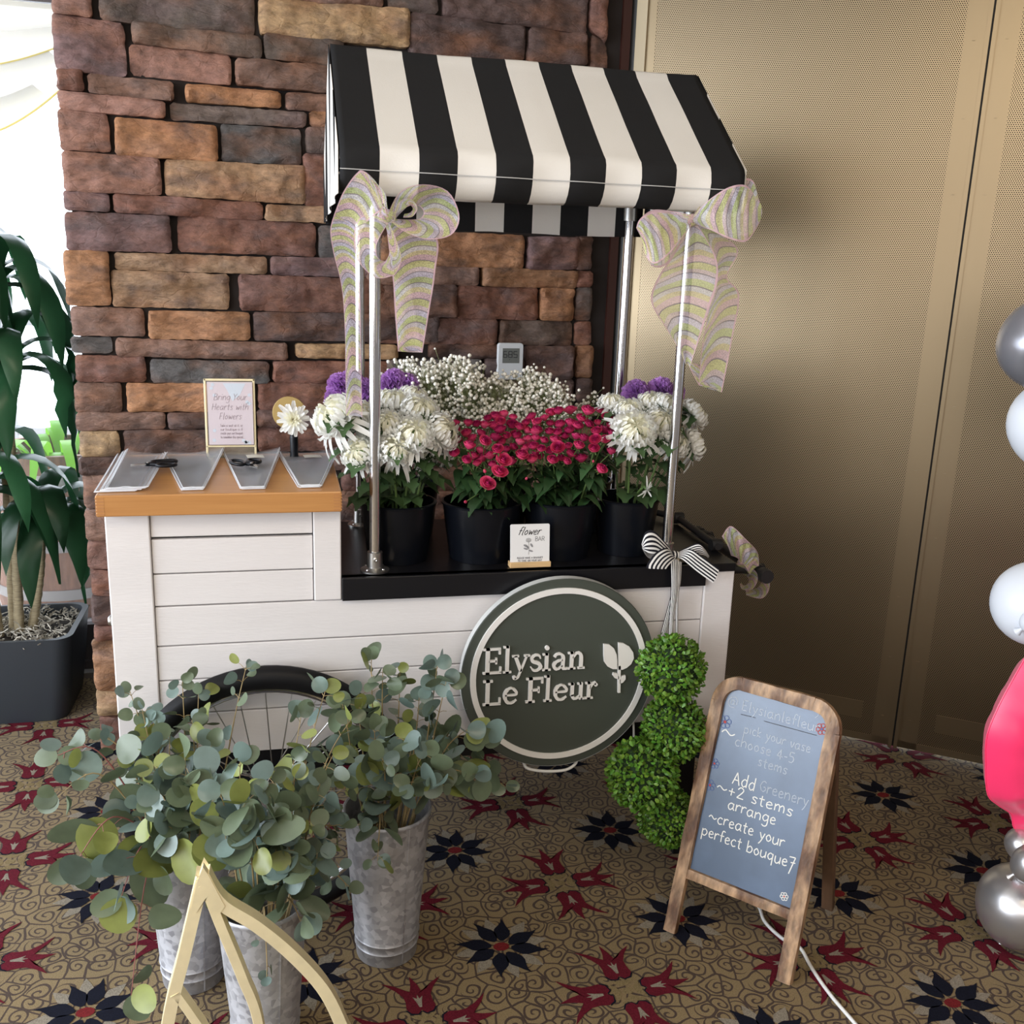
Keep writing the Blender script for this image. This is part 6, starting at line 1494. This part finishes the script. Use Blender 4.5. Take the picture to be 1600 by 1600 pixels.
# ------------------------------------------------------------------ chalkboard A-frame
def chalkboard():
    Lf, Rf = V((1.317, -.280, 0)), V((1.520, -.508, 0)); A = (Rf-Lf).normalized(); B = V((-A.y, A.x, 0)); wd = (Rf-Lf).length
    tilt = .300; U = (B*tilt+Z3).normalized(); N = A.cross(U).normalized()      # U runs up the leaning face, N faces the viewer
    if N.y > 0: N = -N
    root = thing('chalkboard_easel', 'rustic wood A-frame chalkboard with handwritten flower bar steps on the carpet', 'chalkboard', (Lf+Rf)/2)
    pt = lambda s, h, n=0: Lf+A*s+U*h+N*n
    H = .655
    def rail(nm, pts, w_, d_, seed):
        p = [V(q) for q in pts]; m = MB(); rows = []; n = len(p)
        for i in range(n):
            d = (p[min(i+1, n-1)]-p[max(i-1, 0)]).normalized(); s_ = d.cross(N).normalized(); r = []
            for j in range(12):
                a = 2*PI*j/12+.26; ca, sa = math.cos(a), math.sin(a); sq = max(abs(ca), abs(sa))**-.72
                k = 1+.09*noise.noise(V((i*.35+seed, ca*1.2, sa*1.2)))
                r.append(p[i]+s_*(w_/2*sq*ca*k)+N*(d_/2*sq*sa*k))
            rows.append(r+[r[0]])
        m.grid(rows); b0 = 0; m.add(rows[0][:12], [tuple(range(11, -1, -1))]); m.add(rows[-1][:12], [tuple(range(12))])
        return m.build(nm, M['bark'], root, smooth=True)
    w_ = .034; c = .055
    lin = lambda a, b, n: [pt(a[0]+(b[0]-a[0])*i/(n-1), a[1]+(b[1]-a[1])*i/(n-1)) for i in range(n)]
    x0, x1 = .004, wd-.004
    rail('left_rail', lin((x0, 0.003), (x0+.004, H-c), 26), w_, .026, 1)
    rail('right_rail', lin((x1, 0.003), (x1-.002, H-c), 26), w_*1.1, .028, 7)
    arc = lambda cx, cy, a0, a1: [pt(cx+c*math.cos(a0+(a1-a0)*i/8), cy+c*math.sin(a0+(a1-a0)*i/8)) for i in range(9)]
    rail('corner', arc(x0+.004+c, H-c, PI, PI/2), w_, .026, 3); rail('corner', arc(x1-.002-c, H-c, 0, PI/2), w_, .028, 4)
    rail('top_rail', lin((x0+.004+c, H), (x1-.002-c, H), 14), w_*1.05, .027, 5)
    rail('cross_rail', lin((x0+.014, .158), (x1-.014, .158), 14), .026, .020, 9)
    # slate
    s0, s1, h0, h1 = x0+.012, x1-.012, .165, H-.008; k = .04
    out = [(s0, h0), (s1, h0)] + [(s1-k+k*math.cos(a*PI/16), h1-k+k*math.sin(a*PI/16)) for a in range(9)] + [(s0+k+k*math.cos(PI/2+a*PI/16), h1-k+k*math.sin(PI/2+a*PI/16)) for a in range(9)]
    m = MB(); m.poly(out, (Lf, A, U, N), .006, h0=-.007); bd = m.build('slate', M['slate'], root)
    fr = (Lf+N*(-.0008), A, U, N)
    def chalk(nm, mt, lines):
        for txt, x, y, h, pen, wid in lines: m = MB(); write(m, txt, fr, x, y, h, pen, .0005, width=wid, wob=.05); m.build('chalk_line', M[mt], bd)
    W0 = s0; WW = s1-s0; HH = h1-h0
    X = lambda f: W0+WW*f
    Yh = lambda f: h0+HH*f
    chalk('chalk_writing', 'chalk', [('Add', X(.25), Yh(.505), .019, .0026, WW*.22), ('~+2 stems', X(.12), Yh(.445), .0165, .0026, WW*.72), ('arrange', X(.25), Yh(.375), .0165, .0026, WW*.46), ('~create your', X(.10), Yh(.285), .0165, .0026, WW*.72), ('perfect bouque7', X(.06), Yh(.20), .0165, .0026, WW*.88),
          ('~', X(.06), Yh(.725), .022, .0028, WW*.14)])
    chalk('faint_chalk_writing', 'chalkfaint', [('Elysianlefleur', X(.20), Yh(.885), .0155, .0020, WW*.72), ('@', X(.06), Yh(.885), .018, .0020, WW*.11), ('pick your vase', X(.26), Yh(.775), .014, .0020, WW*.62), ('choose 4-5', X(.20), Yh(.70), .0155, .0022, WW*.56), ('stems', X(.44), Yh(.635), .0145, .0020, WW*.28), ('Greenery', X(.50), Yh(.515), .0165, .0020, WW*.45), (':)', X(.82), Yh(.955), .012, .0016, WW*.07)])
    u_ = MB(); u_.stroke([(X(.2), Yh(.862)), (X(.34), Yh(.866))], .0014, fr, .0005); u_.stroke([(X(.42), Yh(.862)), (X(.9), Yh(.868))], .0014, fr, .0005); u_.build('underline', M['ink'], bd)
    def doodle(x, y, r, mo, mi_):
        m = MB()
        for k_ in range(6):
            a = k_*PI/3+.3; cx, cy = X(x)+math.cos(a)*r*.62, Yh(y)+math.sin(a)*r*.62
            m.stroke([(cx+r*.36*math.cos(q*PI/5), cy+r*.36*math.sin(q*PI/5)) for q in range(11)], .0018, fr, .0005)
        m.build('flower_doodle', M[mo], bd)
        m = MB(); m.poly([(X(x)+r*.22*math.cos(q*PI/5), Yh(y)+r*.22*math.sin(q*PI/5)) for q in range(10)], fr, .0005); m.build('doodle_centre', M[mi_], bd)
    doodle(.07, .80, .017, 'chalkblue', 'chalkred'); doodle(.93, .905, .014, 'chalkred', 'chalkblue'); doodle(.05, .575, .013, 'chalkblue', 'chalkred'); doodle(.05, .46, .014, 'chalkblue', 'chalkred'); doodle(.90, .055, .010, 'chalk', 'chalkred')
    # rear legs hinged near the top
    for nm, s, in (('rear_leg', .012), ('rear_leg', wd-.012)):
        top = pt(s, H-.07, -.026); foot = Lf+A*s+B*.345
        m = MB(); m.beam(top, foot+Z3*.002, .030, .020, side=A); m.build(nm, M['darkbark'], root, bevel=.003)
    m = MB(); q = .55; a = pt(.012, H-.07, -.026).lerp(Lf+A*.012+B*.345, q); b = pt(wd-.012, H-.07, -.026).lerp(Lf+A*(wd-.012)+B*.345, q); m.beam(a, b, .025, .012, side=Z3); m.build('rear_brace', M['darkbark'], root, bevel=.002)
    for s in (.02, wd-.02):
        m = MB(); h_ = pt(s, H-.055, -.016); m.beam(h_-U*.02, h_+U*.02, .014, .012, side=A); m.build('hinge', M['steel'], root)
chalkboard()
m = MB(); pts = [PZ(u, v, .005) for u, v in ((1150, 1385), (1183, 1413), (1195, 1440), (1222, 1466), (1250, 1481), (1268, 1512), (1298, 1555), (1345, 1610), (1400, 1680))]
m.tube(cr(pts, 60), .0045, 8); c_ = m.build('power_cable', M['cablewhite'], None, smooth=True); tag(c_, 'white power cable snaking out from under the chalkboard across the carpet', 'cable')

# ------------------------------------------------------------------ balloons at the right edge
def balloon(u, v, y, r, mt, lab, ax=(0, 0, 1), rz=1.08):
    c = P(u, v, y); root = thing('balloon', lab, 'balloon', c); n = 24; pr = []
    for i in range(n+1):
        a = -PI/2+PI*i/n; z = math.sin(a); rr = math.cos(a)*(1+.10*z)
        pr.append((max(r*rr, .0), r*rz*z))
    pr = [(0, pr[0][1])]+pr[1:-1]+[(0, pr[-1][1])]
    d = V(ax).normalized(); ex = d.orthogonal().normalized(); ey = d.cross(ex)
    m = MB(); m.lathe(pr, 40, c, (ex, ey, d)); m.build('body', M[mt], root, smooth=True)
    m = MB(); m.lathe([(.004, -r*rz+.001), (.005, -r*rz-.006), (.010, -r*rz-.016), (0, -r*rz-.014)], 12, c, (ex, ey, d)); m.build('knot', M[mt], root, smooth=True)
balloon(1643, 541, -.45, .102, 'greyb', 'dark grey metallic balloon, topmost at the right edge', (-.6, .2, .5))
balloon(1653, 668, -.43, .103, 'pearl', 'white balloon just under the dark grey balloon at the right edge', (-.4, -.2, .6))
balloon(1622, 945, -.46, .098, 'pearl', 'white balloon above the hot pink balloon at the right edge', (-.6, -.3, .3))
balloon(1613, 972, -.545, .026, 'pearl', 'tiny white balloon tucked against the white balloon above the pink', (.2, -.5, .6))
balloon(1592, 1418, -.50, .101, 'silver', 'large silver chrome balloon lowest at the right edge near the carpet', (.1, -.2, 1), 1.04)
balloon(1612, 1352, -.61, .045, 'silver', 'small silver balloon in front of the large silver balloon', (.3, -.4, .6))
balloon(1600, 1322, -.50, .042, 'silver', 'small silver balloon right under the hot pink balloon', (-.3, .2, .6))
def pink():
    y = -.48; out = [(1604, 1024), (1580, 1066), (1558, 1108), (1542, 1150), (1540, 1190), (1543, 1240), (1560, 1258), (1580, 1272), (1584, 1292), (1600, 1302), (1650, 1310), (1720, 1290), (1760, 1200), (1740, 1080), (1680, 1020)]
    root = thing('foil_balloon', 'hot pink satin balloon bulging in from the right edge', 'balloon', P(1650, 1170, y))
    c = P(1660, 1170, y); ring = cr([P(u, v, y) for u, v in out+out[:1]], 72)[:-1]; m = MB()
    for sg in (-1, 1):
        rows = []
        for k in range(11):
            t_ = k/10; r = []
            for i, q in enumerate(ring+ring[:1]):
                b = c.lerp(V((c.x, y, c.z)) + (q-c).normalized()*.19*(1-t_)+(q-c)*t_, t_); wr = .010*t_*noise.noise(V((i*.55, t_*1.5, sg)))+.006*t_*t_*math.sin(i*1.1)
                r.append(b+V((0, sg*(.085*math.sqrt(max(1-t_**2.4, 0))+wr*(1-t_)*2), 0)))
            rows.append(r)
        m.grid(rows if sg > 0 else rows[::-1])
    m.build('body', M['pinkfoil'], root, smooth=True)
    s = MB(); s.tube(ring+ring[:1], .002, 6); s.build('seam', M['pinkfoil'], root, smooth=True)
pink()

# ------------------------------------------------------------------ dracaena in the charcoal planter
def dracaena():
    x1, y0, h = -.335, 1.17, .315; hw, hd = .27, .20; c = V((x1-hw, y0+hd, 0))
    root = thing('potted_dracaena', 'tall dracaena with drooping dark green leaves in a charcoal planter by the window', 'potted plant', c)
    def ring(k, z):
        out = []
        a_, b_ = hw*k, hd*k; r = .06
        for cx, cy, a0 in ((a_-r, b_-r, 0), (-a_+r, b_-r, PI/2), (-a_+r, -b_+r, PI), (a_-r, -b_+r, 1.5*PI)):
            out += [c+V((cx+r*math.cos(a0+i*PI/12), cy+r*math.sin(a0+i*PI/12), z)) for i in range(7)]
        return out+out[:1]
    m = MB(); m.grid([ring(.86, .002), ring(.88, .02), ring(.94, .15), ring(1.0, h-.006), ring(1.0, h), ring(.93, h), ring(.90, h-.06)]); m.add(ring(.86, .002)[:-1], [tuple(range(27, -1, -1))]); m.build('planter', M['pot'], root, smooth=True)
    m = MB(); m.grid([ring(.91, h-.05), ring(.5, h-.035), ring(.02, h-.03)]); m.build('soil', M['soil'], root)
    rn = random.Random(2); m = MB()
    for k in range(420):
        p = c+V((rn.uniform(-.88, .88)*hw, rn.uniform(-.86, .86)*hd, h-.035+rn.uniform(0, .035))); pts = [p]
        for i in range(4): pts.append(pts[-1]+V((rn.uniform(-.02, .02), rn.uniform(-.02, .02), rn.uniform(-.012, .012))))
        m.tube(pts, .0022, 3)
    o = m.build('moss', M['moss'], root, smooth=True); o['kind'] = 'stuff'
    heads = []
    for (cx, cy, hz) in ((-.70, 1.36, 1.66), (-.50, 1.34, 1.28), (-.60, 1.28, .88), (-.44, 1.40, .75), (-.80, 1.30, 1.15), (-.54, 1.40, 1.55)):
        b = V((c.x+(cx-c.x)*.6, c.y+(cy-c.y)*.5, h-.04)); t_ = V((cx, cy, hz)); m = MB(); pth = cr([b, b.lerp(t_, .5)+V((rn.uniform(-.02, .02), 0, 0)), t_], 30)
        m.tube(pth, [.017+.0022*(i % 2)-.006*i/29 for i in range(30)], 10); m.build('cane', M['cane'], root, smooth=True)
        f = MB(); n = 13
        for k in range(n):
            a = k*2.4+rn.uniform(-.2, .2); el = .25+1.0*(k/n); L = rn.uniform(.42, .62)*(1 if k < 13 else .75); out = V((math.cos(a), math.sin(a)*.8, 0)); sd0 = V((-math.sin(a), math.cos(a), 0))
            p = t_-Z3*(.05*(1-k/n)); d = (out*math.cos(el)+Z3*math.sin(el)); A_, B_, C_ = [], [], []; N = 14; g = rn.uniform(.6, 1.5)
            for i in range(N+1):
                s = i/N; ww = .041*(.35+.65*math.sin(PI*min(s*.62+.22, 1)))*(1-s**5)+.0006; tw = .5*math.sin(s*3+k)*s
                sd = (sd0*math.cos(tw)+d.cross(sd0)*math.sin(tw)).normalized(); wv = .004*math.sin(s*14+k)
                up = d.cross(sd).normalized()*(-1); A_.append(p-sd*ww+up*(ww*.25+wv)); C_.append(p.copy()); B_.append(p+sd*ww+up*(ww*.25-wv))
                p = p+d*(L/N); d = (d+V((0, 0, -.42*(.5+s*1.2))) ).normalized()
                if p.y > WY-.07: p.y = WY-.07
                if p.x > -.30 and p.y > .85: p.x = -.30-rn.uniform(0, .02)
            f.grid([[A_[i], C_[i], B_[i]] for i in range(N+1)], col=(g, g, g))
        f.build('leaf_crown', M['drac'], root, smooth=True)
dracaena()
